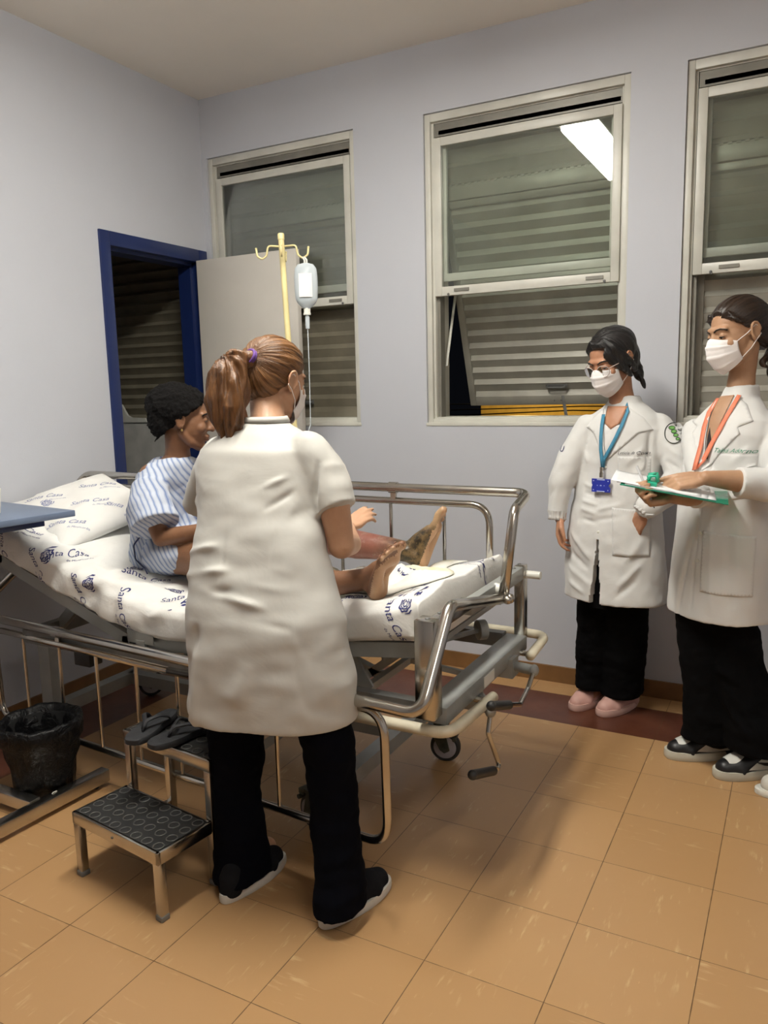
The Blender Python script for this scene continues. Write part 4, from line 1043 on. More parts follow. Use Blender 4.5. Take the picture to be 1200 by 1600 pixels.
crs = [((1.60, -1.86, 1.27), (1.66, -1.99, .86), .006, -.0022), ((1.52, -1.84, 1.12), (1.60, -1.97, .80), .006, -.0018), ((1.76, -1.86, 1.12), (1.78, -1.97, .80), .006, -.0018),
       ((1.80, -1.80, 1.19), (1.71, -1.86, 1.14), .010, .005), ((1.81, -1.80, 1.15), (1.72, -1.88, 1.08), .010, -.004), ((1.79, -1.82, 1.10), (1.72, -1.90, .96), .016, .006), ((1.83, -1.77, 1.20), (1.82, -1.80, 1.08), .010, -.010),
       ((1.44, -1.80, 1.20), (1.54, -1.88, 1.13), .013, .008), ((1.44, -1.82, 1.12), (1.56, -1.91, 1.04), .013, .007), ((1.45, -1.83, 1.05), (1.60, -1.93, 1.0), .012, -.006),
       ((1.50, -1.92, .96), (1.66, -1.97, 1.01), .012, .007), ((1.50, -1.94, .90), (1.72, -1.99, .955), .013, .008), ((1.52, -1.95, .85), (1.72, -2.0, .90), .012, -.007), ((1.60, -1.98, .88), (1.80, -1.98, .85), .012, .008), ((1.68, -2.0, .92), (1.86, -1.93, .89), .011, .006), ((1.70, -1.99, .99), (1.84, -1.91, .93), .012, .006), ((1.62, -1.99, .82), (1.86, -1.96, .80), .013, -.006),
       ((1.585, -2.03, .76), (1.555, -2.04, .48), .007, -.009), ((1.61, -2.03, .74), (1.585, -2.05, .48), .020, .006), ((1.60, -2.0, .80), (1.59, -2.03, .72), .016, -.008),
       ((1.86, -1.97, .78), (1.93, -1.96, .66), .014, .009), ((1.87, -1.98, .72), (1.92, -1.98, .55), .012, -.008), ((1.72, -2.03, .60), (1.76, -2.03, .72), .03, .006), ((1.90, -1.98, .62), (1.93, -1.97, .49), .012, .006)]
def tunic_d(co_, no_):
    o = crease_fn([(p_, q_, w_*KW, a_*KA) for p_, q_, w_, a_ in crs], [(.008, 5, 3, 2, (.7, .7, 1.3)), (.004, 11, 2, 5, (.5, .5, 1.3))])(co_, no_)
    z = o[:, 2]; xl = 1.555 + (z-.50)*.13                       # overlapping back vent
    k = np.clip((o[:, 0]-xl)/.005+.5, 0, 1); amp = .016*np.clip((.80-z)/.14, 0, 1)*(o[:, 1] < -1.90)
    o[:, 1] -= amp*(k-.6)*np.where(o[:, 0] < xl+.16, np.clip((xl+.16-o[:, 0])/.12, 0, 1), 0)
    return o
me = remesh(t, .0062, 4, tunic_d)
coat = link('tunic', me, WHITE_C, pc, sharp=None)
t = MB(); ringc = ringset([(1.610, -1.700, 1.305, .072, .066), (1.609, -1.697, 1.322, .063, .058), (1.609, -1.697, 1.322, .059, .054), (1.610, -1.700, 1.305, .066, .060)], 105, 30)
t.loft(ringc, cap=False, closed=True); t.build('collar', WHITE_C, coat, sharp=None)
# trousers
t = MB()
t.loft(ringset([(1.655, -1.87, .74, .085, .085), (1.605, -1.865, .60, .078, .082), (1.583, -1.862, .44, .080, .080), (1.575, -1.870, .25, .066, .072), (1.595, -1.885, .12, .070, .078), (1.612, -1.905, .035, .072, .095)], 92, 32))
t.loft(ringset([(1.79, -1.87, .74, .085, .085), (1.850, -1.865, .60, .076, .08), (1.890, -1.862, .46, .066, .074), (1.906, -1.868, .28, .058, .068), (1.932, -1.895, .12, .062, .076), (1.945, -1.915, .040, .064, .09)], 90, 32))
link('trousers', remesh(t, .0065, 4, crease_fn([], [(.006, 7, 3, 8, (1, 1, 2)), (.003, 20, 2, 4, (1, 1, 1.5))])), NAVYB, pc, sharp=None)
KN = cloth('black_knit', (.012, .012, .014), .9, 600, .002, 30, .2)
SOLW = plain('white_sole', (.62, .60, .55), .5, 0, .06, 20)
shoe(pc, (1.615, -2.0, 0), math.radians(84), .245, .044, (KN, SOLW), .075, sole_h=.026)
shoe(pc, (1.915, -1.965, 0), math.radians(76), .255, .046, (KN, SOLW), .075, sole_h=.026)
# hair: swept back to a tie, ponytail
TIE = HC @ Vector((.012, -.112, .040)); TAX = (HC.to_3x3() @ Vector((0, -1, .25)))
HB = hair_mat('brown_hair', (.050, .019, .007), (.27, .125, .042), TIE, TAX, .36, 30)
h = MB(); RH = HC.to_3x3()
h.ell(HC @ Vector((0, -.016, .036)), (.082, .102, .088), RH, 40, 26); h.ell(HC @ Vector((0, -.050, .004)), (.072, .066, .080), RH, 32, 20); h.caps([HC @ Vector((.0, -.07, .03)), TIE], [.05, .017], 20)
def cut_face(c, n):
    Ti = HC.inverted(); out = c.copy()
    for i, q in enumerate(c):
        l = Ti @ Vector(q)
        lim = .052 if l.z > .045 else (.052 - (.045-l.z)*1.0)          # hairline from brow to behind the ear
        if l.y > lim:
            l2 = Vector((l.x*.90, min(l.y, lim + (l.y-lim)*.15), l.z if l.z < .05 else l.z)); out[i] = (HC @ l2)[:]
    d = np.array([fbm((math.atan2((Vector(q)-TIE).dot(RH @ Vector((1, 0, 0))), (Vector(q)-TIE).dot(RH @ Vector((0, 0, 1))))*3.2, (Vector(q)-TIE).length*2.5, 1), 2.6, 3, 4) for q in out])
    return out + n*(d*.0042)[:, None]
hair = link('hair', remesh(h, .0042, 4, cut_face), HB, pc, sharp=None)
m = MB(); ax = Vector(TAX).normalized(); u = ax.orthogonal().normalized(); v = ax.cross(u)
for dz in (0, .006): m.tube([TIE + ax*(.002+dz) + (u*math.cos(a)+v*math.sin(a))*.0195 for a in [2*PI*k/20 for k in range(20)]], .0042, 8, closed=True)
m.build('hair_tie', plain('purple_tie', (.12, .045, .25), .6), hair)
HB2 = hair_mat('brown_ponytail', (.032, .012, .005), (.22, .098, .034), None, None, .36, 26)
t = MB(); tp = [TIE, TIE+Vector((-.028, -.030, -.012)), TIE+Vector((-.050, -.058, -.060)), TIE+Vector((-.052, -.070, -.115)), TIE+Vector((-.040, -.068, -.165)), TIE+Vector((-.028, -.060, -.215)), TIE+Vector((-.016, -.045, -.262))]
t.caps(tp, [.018, .032, .046, .049, .045, .036, .010], 22)
t.caps([tp[1]+Vector((.02, -.01, -.01)), tp[2]+Vector((.045, -.004, -.02)), tp[3]+Vector((.045, -.01, -.02)), tp[4]+Vector((.030, -.01, -.01)), tp[5]+Vector((.02, .0, .0))], [.02, .03, .032, .026, .006], 18)
def tail_d(c, n):
    a = np.arctan2(c[:, 1]-(TIE.y-.06), c[:, 0]-(TIE.x-.045)); dz = c[:, 2]
    d = .0045*np.sin(a*9+dz*22) + .003*np.sin(a*17-dz*35+1) + np.array([.008*fbm((q[0]*2.2, q[1]*2.2, q[2]*.6), 10, 3, 3) for q in c])
    return c + n*d[:, None]
link('ponytail', remesh(t, .0042, 2, tail_d), HB2, pc, sharp=None)
eyes(HC, pc, HB2, lash='skin_clinician'); face_mask(HC, pc)
# ------------------------------------------------------------------ patient on the bed
t = NT('skin_patient'); p = t.pos(); X, Y, Z = t.xyz(p); f = t.noise(p, 14, 5, .6)
base = t.mix(t.ramp(f, .3, .7), (.165, .075, .038), (.235, .115, .060))
farleg = t.math('MULTIPLY', t.ramp(Y, -1.27, -1.25), t.ramp(X, 1.30, 1.36))
# Y ramp works on raw values only inside 0..1, so use comparisons
farleg = t.math('MULTIPLY', t.math('GREATER_THAN', Y, -1.27), t.math('GREATER_THAN', X, 1.2))
shin = t.mix(t.ramp(t.noise(p, 9, 4, .6), .35, .65), (.20, .065, .045), (.27, .115, .085))
pale_mottle = t.ramp(t.noise(p, 26, 5, .7), .55, .66)  # random pale mottling of the shin skin
shin = t.mix(t.math('MULTIPLY', pale_mottle, .45), shin, (.42, .32, .27))
near_ankle = t.math('MULTIPLY', t.math('SUBTRACT', X, 1.64), 9, clamp=True)
lesion = t.mix(t.ramp(t.noise(p, 45, 6, .75), .42, .60), (.028, .021, .013), (.155, .100, .045))
shin = t.mix(near_ankle, shin, lesion)
toe = t.math('MULTIPLY', t.math('SUBTRACT', Z, .905), 22, clamp=True); shin = t.mix(toe, shin, (.42, .27, .15))
t.col(t.mix(farleg, base, shin)); t.set(rough=t.math('SUBTRACT', .5, t.math('MULTIPLY', farleg, .16)), spec=.45, sss=.05); t.b.inputs['Subsurface Radius'].default_value = (.01, .004, .002)
t.bump(t.math('ADD', t.noise(p, 90, 4), t.math('MULTIPLY', farleg, t.math('MULTIPLY', t.noise(p, 60, 5, .7), 2.0))), .0012, .6)
SKP = t.m
t = NT('sole_skin'); p = t.pos(); t.col(t.mix(t.ramp(t.noise(p, 16, 4), .3, .7), (.44, .25, .14), (.56, .35, .20))); t.set(rough=.5); SOLE = t.m
pp = thing('person', 'patient sitting up on the bed in a blue striped gown, bare legs stretched out', 'person', (.85, -1.25, .73))
HP = facing(38, (.895, -1.245, 1.295), -6, 0)
b = MB()
head(b, HP, (.855, -1.25, 1.13), .047, 1.0)
b.loft(ringset([(.80, -1.26, .765, .135, .105), (.79, -1.26, .84, .13, .095), (.795, -1.26, .95, .115, .085), (.82, -1.255, 1.06, .135, .085), (.845, -1.25, 1.13, .11, .06), (.85, -1.25, 1.16, .05, .045)], 10, 24))
b.caps([(.83, -1.37, 1.095), (.90, -1.44, .96), (.93, -1.44, .88)], [.044, .038, .032], 16); b.caps([(.93, -1.44, .88), (1.05, -1.40, .90), (1.16, -1.36, .93)], [.033, .029, .020], 16)
hand(b, (1.16, -1.36, .93), (.9, .2, .25), (0, .2, -1), (0, 1, .2), (.3, .3, .35, .4), .95)
b.caps([(.83, -1.13, 1.095), (.92, -1.06, .96), (.98, -1.04, .88)], [.044, .038, .032], 16); b.caps([(.98, -1.04, .88), (1.10, -1.10, .90), (1.20, -1.14, .92)], [.033, .029, .020], 16)
hand(b, (1.20, -1.14, .92), (.9, .1, -.2), (0, -.2, -1), (0, -1, .2), (.4, .4, .45, .5), .95)
# legs
b.caps([(.86, -1.19, .81), (1.30, -1.10, .868)], [.085, .058], 22)
b.caps([(1.30, -1.10, .868), (1.42, -1.105, .853), (1.56, -1.11, .838), (1.68, -1.115, .836)], [.058, .060, .052, .041], 22)
b.caps([(.86, -1.34, .805), (1.28, -1.42, .805)], [.085, .056], 22)
b.caps([(1.28, -1.42, .805), (1.42, -1.425, .785), (1.56, -1.43, .775), (1.68, -1.433, .782)], [.056, .058, .049, .039], 22)
VR, VU, VW = Vector((.88, .474, 0)), Vector((0, 0, 1)), Vector((-.46, .86, -.15))
def foot_frame_m(Y, med, o):
    Y = Vector(Y).normalized(); med = Vector(med); med = (med-Y*med.dot(Y)).normalized(); Zd = Y.cross(med) if Y.cross(med).x < 0 else -Y.cross(med); return basis(med, Y, Zd, o)
FS = 1.0
MN = foot_frame_m((.44, -.30, .85), (.35, .80, .10), (1.820, -1.428, .730)); foot(b, MN, FS)
MF = foot_frame_m((.30, .25, .90), (.25, -.90, .18), (1.828, -1.122, .765)); foot(b, MF, FS)
b.caps([(1.68, -1.115, .836), MF @ Vector((0, .043*FS, .072*FS))], [.041, .036], 20); b.caps([(1.68, -1.433, .782), MN @ Vector((0, .043*FS, .072*FS))], [.039, .035], 20)
me = remesh(b, .0042, 3)
body = link('body', me, [SKP, SOLE], pp, sharp=None)
off = WL[pp.name]
for M_ in (MN, MF):
    Mi = M_.inverted()
    cs = np.array([v.co[:] for v in me.vertices]) + np.array(off[:]); R_ = np.array(Mi.to_3x3()); T_ = np.array(Mi.translation)
    lc = cs @ R_.T + T_
    nf = len(me.polygons); lim = .019
    for pl in me.polygons:
        l = lc[pl.vertices[0]]
        if -.06 < l[0] < .06 and -.02 < l[1] < .23 and -.01 < l[2] < (.013 if l[1] > .15 else .020): pl.material_index = 1
NAIL = plain('toe_nail', (.50, .30, .22), .3)
for M_ in (MN, MF):
    m = MB()
    for x, y, w in ((.030, .229, .0085), (.008, .234, .0055), (-.010, .226, .0052), (-.025, .214, .005), (-.039, .198, .005)):
        c = M_ @ (Vector((x, y-.004, .0235))*FS); m.ell(c, (w*FS, .006, .0022), M_.to_3x3(), 10, 6)
    m.build('toe_nails', NAIL, pp)
# face details and hair
HBK = NT('coiled_black_hair'); p = HBK.pos(); HBK.col((.008, .007, .007)); HBK.set(rough=.85, spec=.2); HBK.bump(HBK.noise(p, 190, 5, .8), .012); HBK = HBK.m
eyes(HP, pp, HBK, lash='skin_patient')
h = MB(); RP = HP.to_3x3()
h.ell(HP @ Vector((0, -.030, .045)), (.100, .114, .092), RP, 40, 26); h.ell(HP @ Vector((0, -.066, -.002)), (.082, .066, .084), RP, 30, 20); h.ell(HP @ Vector((0, .028, .078)), (.068, .050, .040), RP, 24, 14)
def afro(c, n):
    Ti = HP.inverted(); out = c.copy()
    for i, q in enumerate(c):
        l = Ti @ Vector(q); lim = .066 if l.z > .065 else .066 - (.065-l.z)*1.15
        if l.y > lim: l.y = lim + (l.y-lim)*.12; l.x *= .94; out[i] = (HP @ l)[:]
    d = np.array([noise.noise(Vector(q)*120)*.0055 + noise.noise(Vector(q)*45)*.006 for q in out]); return out + n*d[:, None]
link('hair', remesh(h, .0048, 3, afro), HBK, pp, sharp=None)
GOLDM = plain('gold', (.6, .42, .15), .3, 1)
for sx in (-1, 1):
    m = MB(); m.ell(HP @ Vector((sx*.082, .0, -.036)), .0045); m.build('earring', GOLDM, pp)
m = MB(); m.caps([HP @ Vector((-.020, .081, -.0565)), HP @ Vector((0, .0925, -.0565)), HP @ Vector((.020, .081, -.0565))], [.003, .0055, .003]); m.caps([HP @ Vector((-.016, .080, -.067)), HP @ Vector((0, .0895, -.0675)), HP @ Vector((.016, .080, -.067))], [.003, .0062, .003]); m.build('lips', plain('lips', (.20, .07, .055), .45), pp, sharp=None)
# gown
t = NT('striped_gown'); p = t.pos(); X, Y, Z = t.xyz(p); wv = t.noise(p, 5, 3)
co = t.math('ADD', t.math('ADD', t.math('MULTIPLY', X, 41), t.math('MULTIPLY', Y, 30)), t.math('ADD', t.math('MULTIPLY', Z, 26), t.math('MULTIPLY', wv, 3.0)))
s1_ = t.math('GREATER_THAN', t.math('FRACT', co), .52); s2_ = t.math('GREATER_THAN', t.math('FRACT', t.math('MULTIPLY', co, 3)), .5)
c_ = t.mix(s1_, (.50, .54, .62), (.18, .24, .42)); c_ = t.mix(t.math('MULTIPLY', t.math('MULTIPLY', s1_, s2_), .55), c_, (.50, .54, .62))
t.col(c_); t.set(rough=.85, spec=.2); t.bump(t.noise(p, 30, 4), .004); GOWN = t.m
g = MB()
g.loft(ringset([(.81, -1.265, .738, .165, .150), (.80, -1.265, .78, .165, .145), (.785, -1.265, .85, .150, .120), (.79, -1.265, .93, .145, .108), (.80, -1.26, 1.02, .155, .108), (.815, -1.255, 1.09, .158, .100), (.835, -1.25, 1.13, .125, .080), (.845, -1.25, 1.152, .085, .066)], 10, 44))
g.caps([(.835, -1.36, 1.085), (.860, -1.41, 1.03)], [.058, .070], 24); g.tube([(.850, -1.395, 1.06), (.885, -1.440, .985), (.925, -1.46, .925)], [.066, .082, .090], 28)
g.caps([(.835, -1.15, 1.085), (.870, -1.10, 1.02), (.91, -1.07, .96)], [.060, .070, .078], 24)
g.loft([[Vector((x, -1.265 + .20*math.cos(a)*(1-.10*i), z + .10*math.sin(a)*(1-.12*i))) for a in [2*PI*k/30 for k in range(30)]] for i, (x, z) in enumerate(((.84, .80), (.98, .81), (1.12, .815), (1.26, .815)))])
crs = [((.79, -1.40, .96), (.93, -1.42, .90), .010, .009), ((.78, -1.40, .90), (.92, -1.41, .86), .010, -.008), ((.78, -1.40, .86), (.93, -1.40, .80), .010, .008), ((.84, -1.42, 1.10), (.86, -1.50, .98), .010, -.007), ((.87, -1.42, 1.07), (.92, -1.50, .96), .010, .007), ((.80, -1.38, 1.10), (.80, -1.42, .98), .010, .006),
       ((.78, -1.41, .80), (.92, -1.42, .76), .012, .009), ((.80, -1.42, .76), (.95, -1.42, .80), .010, -.007)]
link('hospital_gown', remesh(g, .0062, 4, crease_fn(crs, [(.009, 8, 3, 12, (1, 1, .8)), (.004, 20, 2, 3, (1, 1, 1))])), GOWN, pp, sharp=None)
m = MB(); P0 = Vector((.80, -1.40, .88)); m.tube(fillet([P0, P0+Vector((-.02, -.03, -.04)), P0+Vector((.0, -.045, -.09)), P0+Vector((.05, -.05, -.12)), P0+Vector((.07, -.06, -.135))], .02), .003, 6); m.build('gown_tie', plain('tie_navy', (.03, .04, .10), .8), pp, sharp=None)

# ------------------------------------------------------------------ left student: glasses, straight coat
SK2 = skin_mat('skin_student', (.42, .20, .115), (.50, .26, .155))
s1 = thing('person', 'shorter person leaning on the wall in white lab coat, round glasses, mask, pink sneakers', 'person', (2.30, -.30, 0))
HS = facing(-116, (2.285, -.355, 1.482), -24, 3)
b = MB()
head(b, HS, (2.325, -.315, 1.29), .047, 1.0)
b.loft(ringset([(2.31, -.30, .78, .14, .09), (2.31, -.30, 1.0, .12, .08), (2.325, -.30, 1.18, .15, .085), (2.325, -.305, 1.26, .13, .07), (2.325, -.31, 1.31, .06, .05)], -102, 24))
for sx, kx in ((2.25, -1), (2.36, 1)): b.caps([(sx, -.30, .84), (sx-.03, -.24, .46), (sx-.04, -.17, .08)], [.070, .045, .030], 16)
b.caps([(2.21, -.17, .06), (2.19, -.24, .035)], [.028, .022]); b.caps([(2.32, -.17, .06), (2.30, -.24, .035)], [.028, .022])
b.caps([(2.195, -.32, 1.215), (2.105, -.35, 1.04), (2.095, -.37, .85)], [.034, .034, .023], 16)
hand(b, (2.095, -.372, .862), (-.03, -.10, -1), (1, .15, 0), (.1, -1, 0), (.35, .4, .5, .55), .88)
b.caps([(2.455, -.32, 1.215), (2.555, -.37, 1.04)], [.034, .034], 16); b.caps([(2.555, -.37, 1.04), (2.44, -.455, .90)], [.034, .023], 16)
hand(b, (2.44, -.455, .905), (-.40, .38, -.85), (.3, .9, -.2), (-.8, .1, .4), (.1, .1, .15, .2), .85)
link('body', remesh(b, .0040, 3), SK2, s1, sharp=None)
c = MB()
HEM = [(2.312, -.315, .525, .208, .150), (2.312, -.315, .54, .209, .150), (2.308, -.31, .62, .210, .146), (2.302, -.305, .78, .197, .138), (2.305, -.30, .92, .176, .124), (2.312, -.30, 1.05, .168, .115), (2.320, -.30, 1.15, .170, .114), (2.322, -.300, 1.215, .176, .104), (2.325, -.303, 1.258, .152, .090), (2.327, -.305, 1.290, .108, .076), (2.328, -.305, 1.318, .072, .062), (2.330, -.302, 1.345, .058, .056)]
def slit(rings, F, cx, zt, depth=.11, wfac=.045):
    """narrow front opening that widens towards the hem"""
    h = math.radians(F); f = Vector((math.cos(h), math.sin(h), 0)); sd = Vector((f.y, -f.x, 0)); out = []
    return f, sd
c.loft(ringset(HEM, -102, 64))
c.caps([(2.190, -.315, 1.222), (2.130, -.34, 1.10), (2.092, -.36, .99), (2.082, -.370, .885)], [.056, .058, .052, .040], 24)
c.caps([(2.462, -.315, 1.222), (2.535, -.345, 1.12), (2.568, -.375, 1.035)], [.056, .060, .060], 24); c.caps([(2.568, -.375, 1.035), (2.50, -.43, .965), (2.455, -.465, .930)], [.060, .052, .044], 24)
F1 = Vector((math.cos(math.radians(-102)), math.sin(math.radians(-102)), 0)); S1d = Vector((F1.y, -F1.x, 0))
def front(rings, F, u, z, lift=.0):
    """point on the coat front at lateral angle u (radians from heading) and height z"""
    zs = [q[2] for q in rings]
    for i in range(len(rings)-1):
        if zs[i] <= z <= zs[i+1]: k = (z-zs[i])/(zs[i+1]-zs[i]+1e-9); q = [rings[i][j]*(1-k)+rings[i+1][j]*k for j in range(5)]; break
    else: q = rings[0] if z < zs[0] else rings[-1]
    h = math.radians(F); f = Vector((math.cos(h), math.sin(h), 0)); sd = Vector((f.y, -f.x, 0))
    cc, ss = math.sin(u), math.cos(u)
    return Vector((q[0], q[1], z)) + sd*(q[3]*math.copysign(abs(cc)**.9, cc)+lift*cc) + f*(q[4]*math.copysign(abs(ss)**.9, ss)+lift*ss)
fr = lambda u, z, l=0: front(HEM, -102, u, z, l)
crs = [(fr(.12, .88), fr(.12, 1.22), .004, -.004), (fr(.12, .50), fr(.12, .80), .006, -.004)]
for k, (u0, z0, u1, z1, w, a) in enumerate(((.1, .98, .55, 1.0, .008, .006), (.1, .95, .5, .965, .008, -.005), (.1, .92, .55, .935, .008, .006), (.1, .885, .5, .90, .008, .005), (.1, .85, .45, .86, .008, -.005), (.1, .90, -.4, .93, .009, .005), (.1, .86, -.35, .88, .009, -.004),
        (.15, .70, .75, .80, .012, .008), (.2, .66, .8, .72, .012, -.007), (.15, .60, .8, .66, .012, .007), (.3, .56, .75, .60, .010, .006), (-.8, .70, -.3, .60, .012, .007), (-.7, .64, -.25, .56, .012, -.006), (-.9, .80, -.45, .70, .012, .006),
        (-.9, 1.22, -1.0, 1.05, .010, -.010), (.9, 1.22, 1.0, 1.05, .010, -.010), (-.9, 1.10, -.45, .98, .012, .007), (-.8, 1.15, -.4, 1.08, .010, .006), (.75, 1.15, .5, 1.08, .010, .006), (-.95, 1.0, -.7, .86, .012, -.007))):
    crs.append((fr(-u0 if 0 else u0, z0), fr(u1, z1), w, a*1.3))
crs += [((2.50, -.38, 1.16), (2.58, -.42, 1.10), .009, .009), ((2.50, -.40, 1.10), (2.58, -.44, 1.06), .009, -.008), ((2.12, -.38, 1.10), (2.06, -.40, 1.02), .010, .006), ((2.10, -.40, 1.0), (2.05, -.40, .94), .009, -.006)]
def s1_disp(co_, no_):
    o = crease_fn(crs, [(.007, 7, 3, 21, (1, 1, .9)), (.003, 18, 2, 9, (1, 1, .7))])(co_, no_)
    # front slit: coat edges pulled apart below z = .80
    h = math.radians(-102); f = np.array([math.cos(h), math.sin(h), 0]); sd = np.array([f[1], -f[0], 0]); cc = np.array([2.312, -.31, 0])
    l = (o-cc)@sd; d = (o-cc)@f; z = o[:, 2]
    u0 = .020; hw = np.clip((.79-z)*.085, 0, .03)
    msk = (d > 0) & (z < .79) & (np.abs(l-u0) < hw)
    o[msk] -= f*.060
    return o
WC1 = link('lab_coat', remesh(c, .0058, 4, s1_disp), WHITE, s1, sharp=50)
# parts on the coat: lapels, name embroidery, badges, pocket
def patch(pts_u, mat, name, parent, frf, th=.004, lift=.008):
    """flat panel laid on the coat front given by (u, z) grid corners rows"""
    m = MB(); n = 10; rows = []
    (a, b_, c_, d_) = pts_u
    for i in range(n+1):
        r = []
        for j in range(n+1):
            s_, t_ = i/n, j/n; u = (a[0]*(1-s_)+b_[0]*s_)*(1-t_) + (d_[0]*(1-s_)+c_[0]*s_)*t_; z = (a[1]*(1-s_)+b_[1]*s_)*(1-t_) + (d_[1]*(1-s_)+c_[1]*s_)*t_
            r.append(frf(u, z, lift))
        rows.append(r)
    m.grid(rows); o = m.build(name, mat, parent, sharp=None); md = o.modifiers.new('s', 'SOLIDIFY'); md.thickness = th; md.offset = 0; return o
TB = {}
def surf(obj):
    if obj.name not in TB:
        o_ = WL[obj.name]; TB[obj.name] = BVHTree.FromPolygons([v.co + o_ for v in obj.data.vertices], [tuple(p.vertices) for p in obj.data.polygons])
    return TB[obj.name]
def panel_on(obj, centre, udir, ndir, outline, mat, name, parent, lift=.003, th=.003, n=12):
    """cloth panel with an outline (u, v) projected on obj"""
    nd = Vector(ndir).normalized(); u = Vector(udir); u = (u-nd*u.dot(nd)).normalized(); v = nd.cross(u); bv = surf(obj)
    bm = bmesh.new(); vs = [bm.verts.new((a, b_, 0)) for a, b_ in outline]; bm.faces.new(vs)
    bmesh.ops.triangulate(bm, faces=bm.faces)
    for _ in range(5):
        es = [e for e in bm.edges if e.calc_length() > .014]
        if not es: break
        bmesh.ops.subdivide_edges(bm, edges=es, cuts=1); bmesh.ops.triangulate(bm, faces=bm.faces)
    for w in bm.verts:
        o_ = Vector(centre) + u*w.co.x + v*w.co.y + nd*.15; h_ = bv.ray_cast(o_, -nd, .4)
        w.co = (h_[0] + nd*lift) if h_[0] is not None else Vector(centre) + u*w.co.x + v*w.co.y
    me = bpy.data.meshes.new(name); bm.to_mesh(me); bm.free(); o = link(name, me, mat, parent, sharp=None)
    if th: md = o.modifiers.new('s', 'SOLIDIFY'); md.thickness = th; md.offset = 1
    return o
def text_on(obj, s, centre, udir, ndir, size, mat, name, parent, shear=.3, lift=.0035):
    m = MB(); me = text_mesh(s, size, shear, 3); project(m, me, centre, udir, surf(obj), ndir, 1.0, lift, .4); return m.build(name, mat, parent, sharp=None)
def pt(px_, y): return px_
NS1 = F1 + Vector((0, 0, .12)); US1 = -S1d      # viewer's left to right across the chest
LAP = cloth('lapel_cotton', (.70, .695, .68), .85, 700, .001, 10, .02)
def fp(u, z): return fr(-u, z)                  # u > 0 towards the viewer's right
o0 = fr(0, 1.20)
def rel(u, z): return (u, z-1.20)
panel_on(WC1, o0, US1, F1, [rel(.060, 1.300), rel(.115, 1.262), rel(.150, 1.215), rel(.105, 1.205), rel(.065, 1.165), rel(-.012, 1.095), rel(.012, 1.15), rel(.040, 1.23)], LAP, 'lapel', WC1, .004, .003)
panel_on(WC1, o0, US1, F1, [rel(-.050, 1.295), rel(-.085, 1.262), rel(-.108, 1.225), rel(-.075, 1.205), rel(-.052, 1.165), rel(-.012, 1.095), rel(-.020, 1.15), rel(-.030, 1.23)], LAP, 'lapel', WC1, .004, .003)
TSH = plain('tshirt_white', (.74, .73, .72), .9)
panel_on(WC1, o0, US1, F1, [rel(-.028, 1.235), rel(-.012, 1.10), rel(.038, 1.235)], TSH, 'shirt', s1, .002, .002)
skp = panel_on(WC1, o0, US1, F1, [rel(-.034, 1.305), rel(-.026, 1.24), rel(.002, 1.218), rel(.034, 1.24), rel(.052, 1.305)], SK2, 'neckline', s1, .004, .002)
for k in range(6):
    z = 1.07-.085*k; m = MB()
    if z > .80: m.ell(fr(.03, z) + F1*.003, (.006, .002, .006)); m.build('button', MAT['white_plastic'], WC1)
panel_on(WC1, fr(-.62, .86), US1, F1+(-S1d)*.5, [(-.075, .055), (.075, .045), (.07, -.13), (-.07, -.13)], WHITE, 'pocket', WC1, .004, .003)
panel_on(WC1, fr(-.55, 1.10), US1, F1, [(-.055, .014), (.055, .014), (.055, -.085), (-.055, -.085)], WHITE, 'breast_pocket', WC1, .0015, .0012)
text_on(WC1, 'Leticia da Costa', fr(-.52, 1.128), US1, F1, .0165, plain('black_thread', (.02, .02, .03), .8), 'name_embroidery', WC1, .35, .005)
# round emblem on the sleeve (frame right) and small print on the other sleeve
GRN = plain('emblem_green', (.16, .42, .10), .8); DKT = plain('emblem_black', (.015, .02, .015), .8)
ec = Vector((2.533, -.395, 1.205)); en = Vector((.25, -1, .15)).normalized(); eu = Vector((1, .25, 0))
el = [(.034*math.cos(a), .042*math.sin(a)) for a in [2*PI*k/28 for k in range(28)]]
panel_on(WC1, ec, eu, en, el, WHITE, 'sleeve_emblem', WC1, .002, .001)
def ring_shape(rx, ry, w, cx=0, cy=0, n=28):
    m = MB(); m.grid([[Vector((cx+(rx)*math.cos(a), cy+(ry)*math.sin(a), 0)), Vector((cx+(rx-w)*math.cos(a), cy+(ry-w)*math.sin(a), 0))] for a in [2*PI*k/n for k in range(n+1)]]); return m.mesh('r')
m = MB(); project(m, ring_shape(.034, .042, .003), ec, eu, surf(WC1), en, 1, .0045); 
for k in range(4): project(m, ring_shape(.0125-.0015*k, .0085-.0006*k, .0022, -.008+.007*k, .020-.0145*k, 14), ec, eu, surf(WC1), en, 1, .0050)
m.build('emblem_outline', DKT, WC1, sharp=None)
m = MB()
for k in range(4): project(m, ring_shape(.0105-.0015*k, .0063-.0006*k, .0058-.0006*k, -.008+.007*k, .020-.0145*k, 14), ec, eu, surf(WC1), en, 1, .0047)
m.build('emblem_snake', GRN, WC1, sharp=None)
text_on(WC1, 'U', Vector((2.098, -.40, 1.135)), (1, 0, 0), (-.15, -1, 0), .032, INK, 'sleeve_print', WC1, 0, .003)
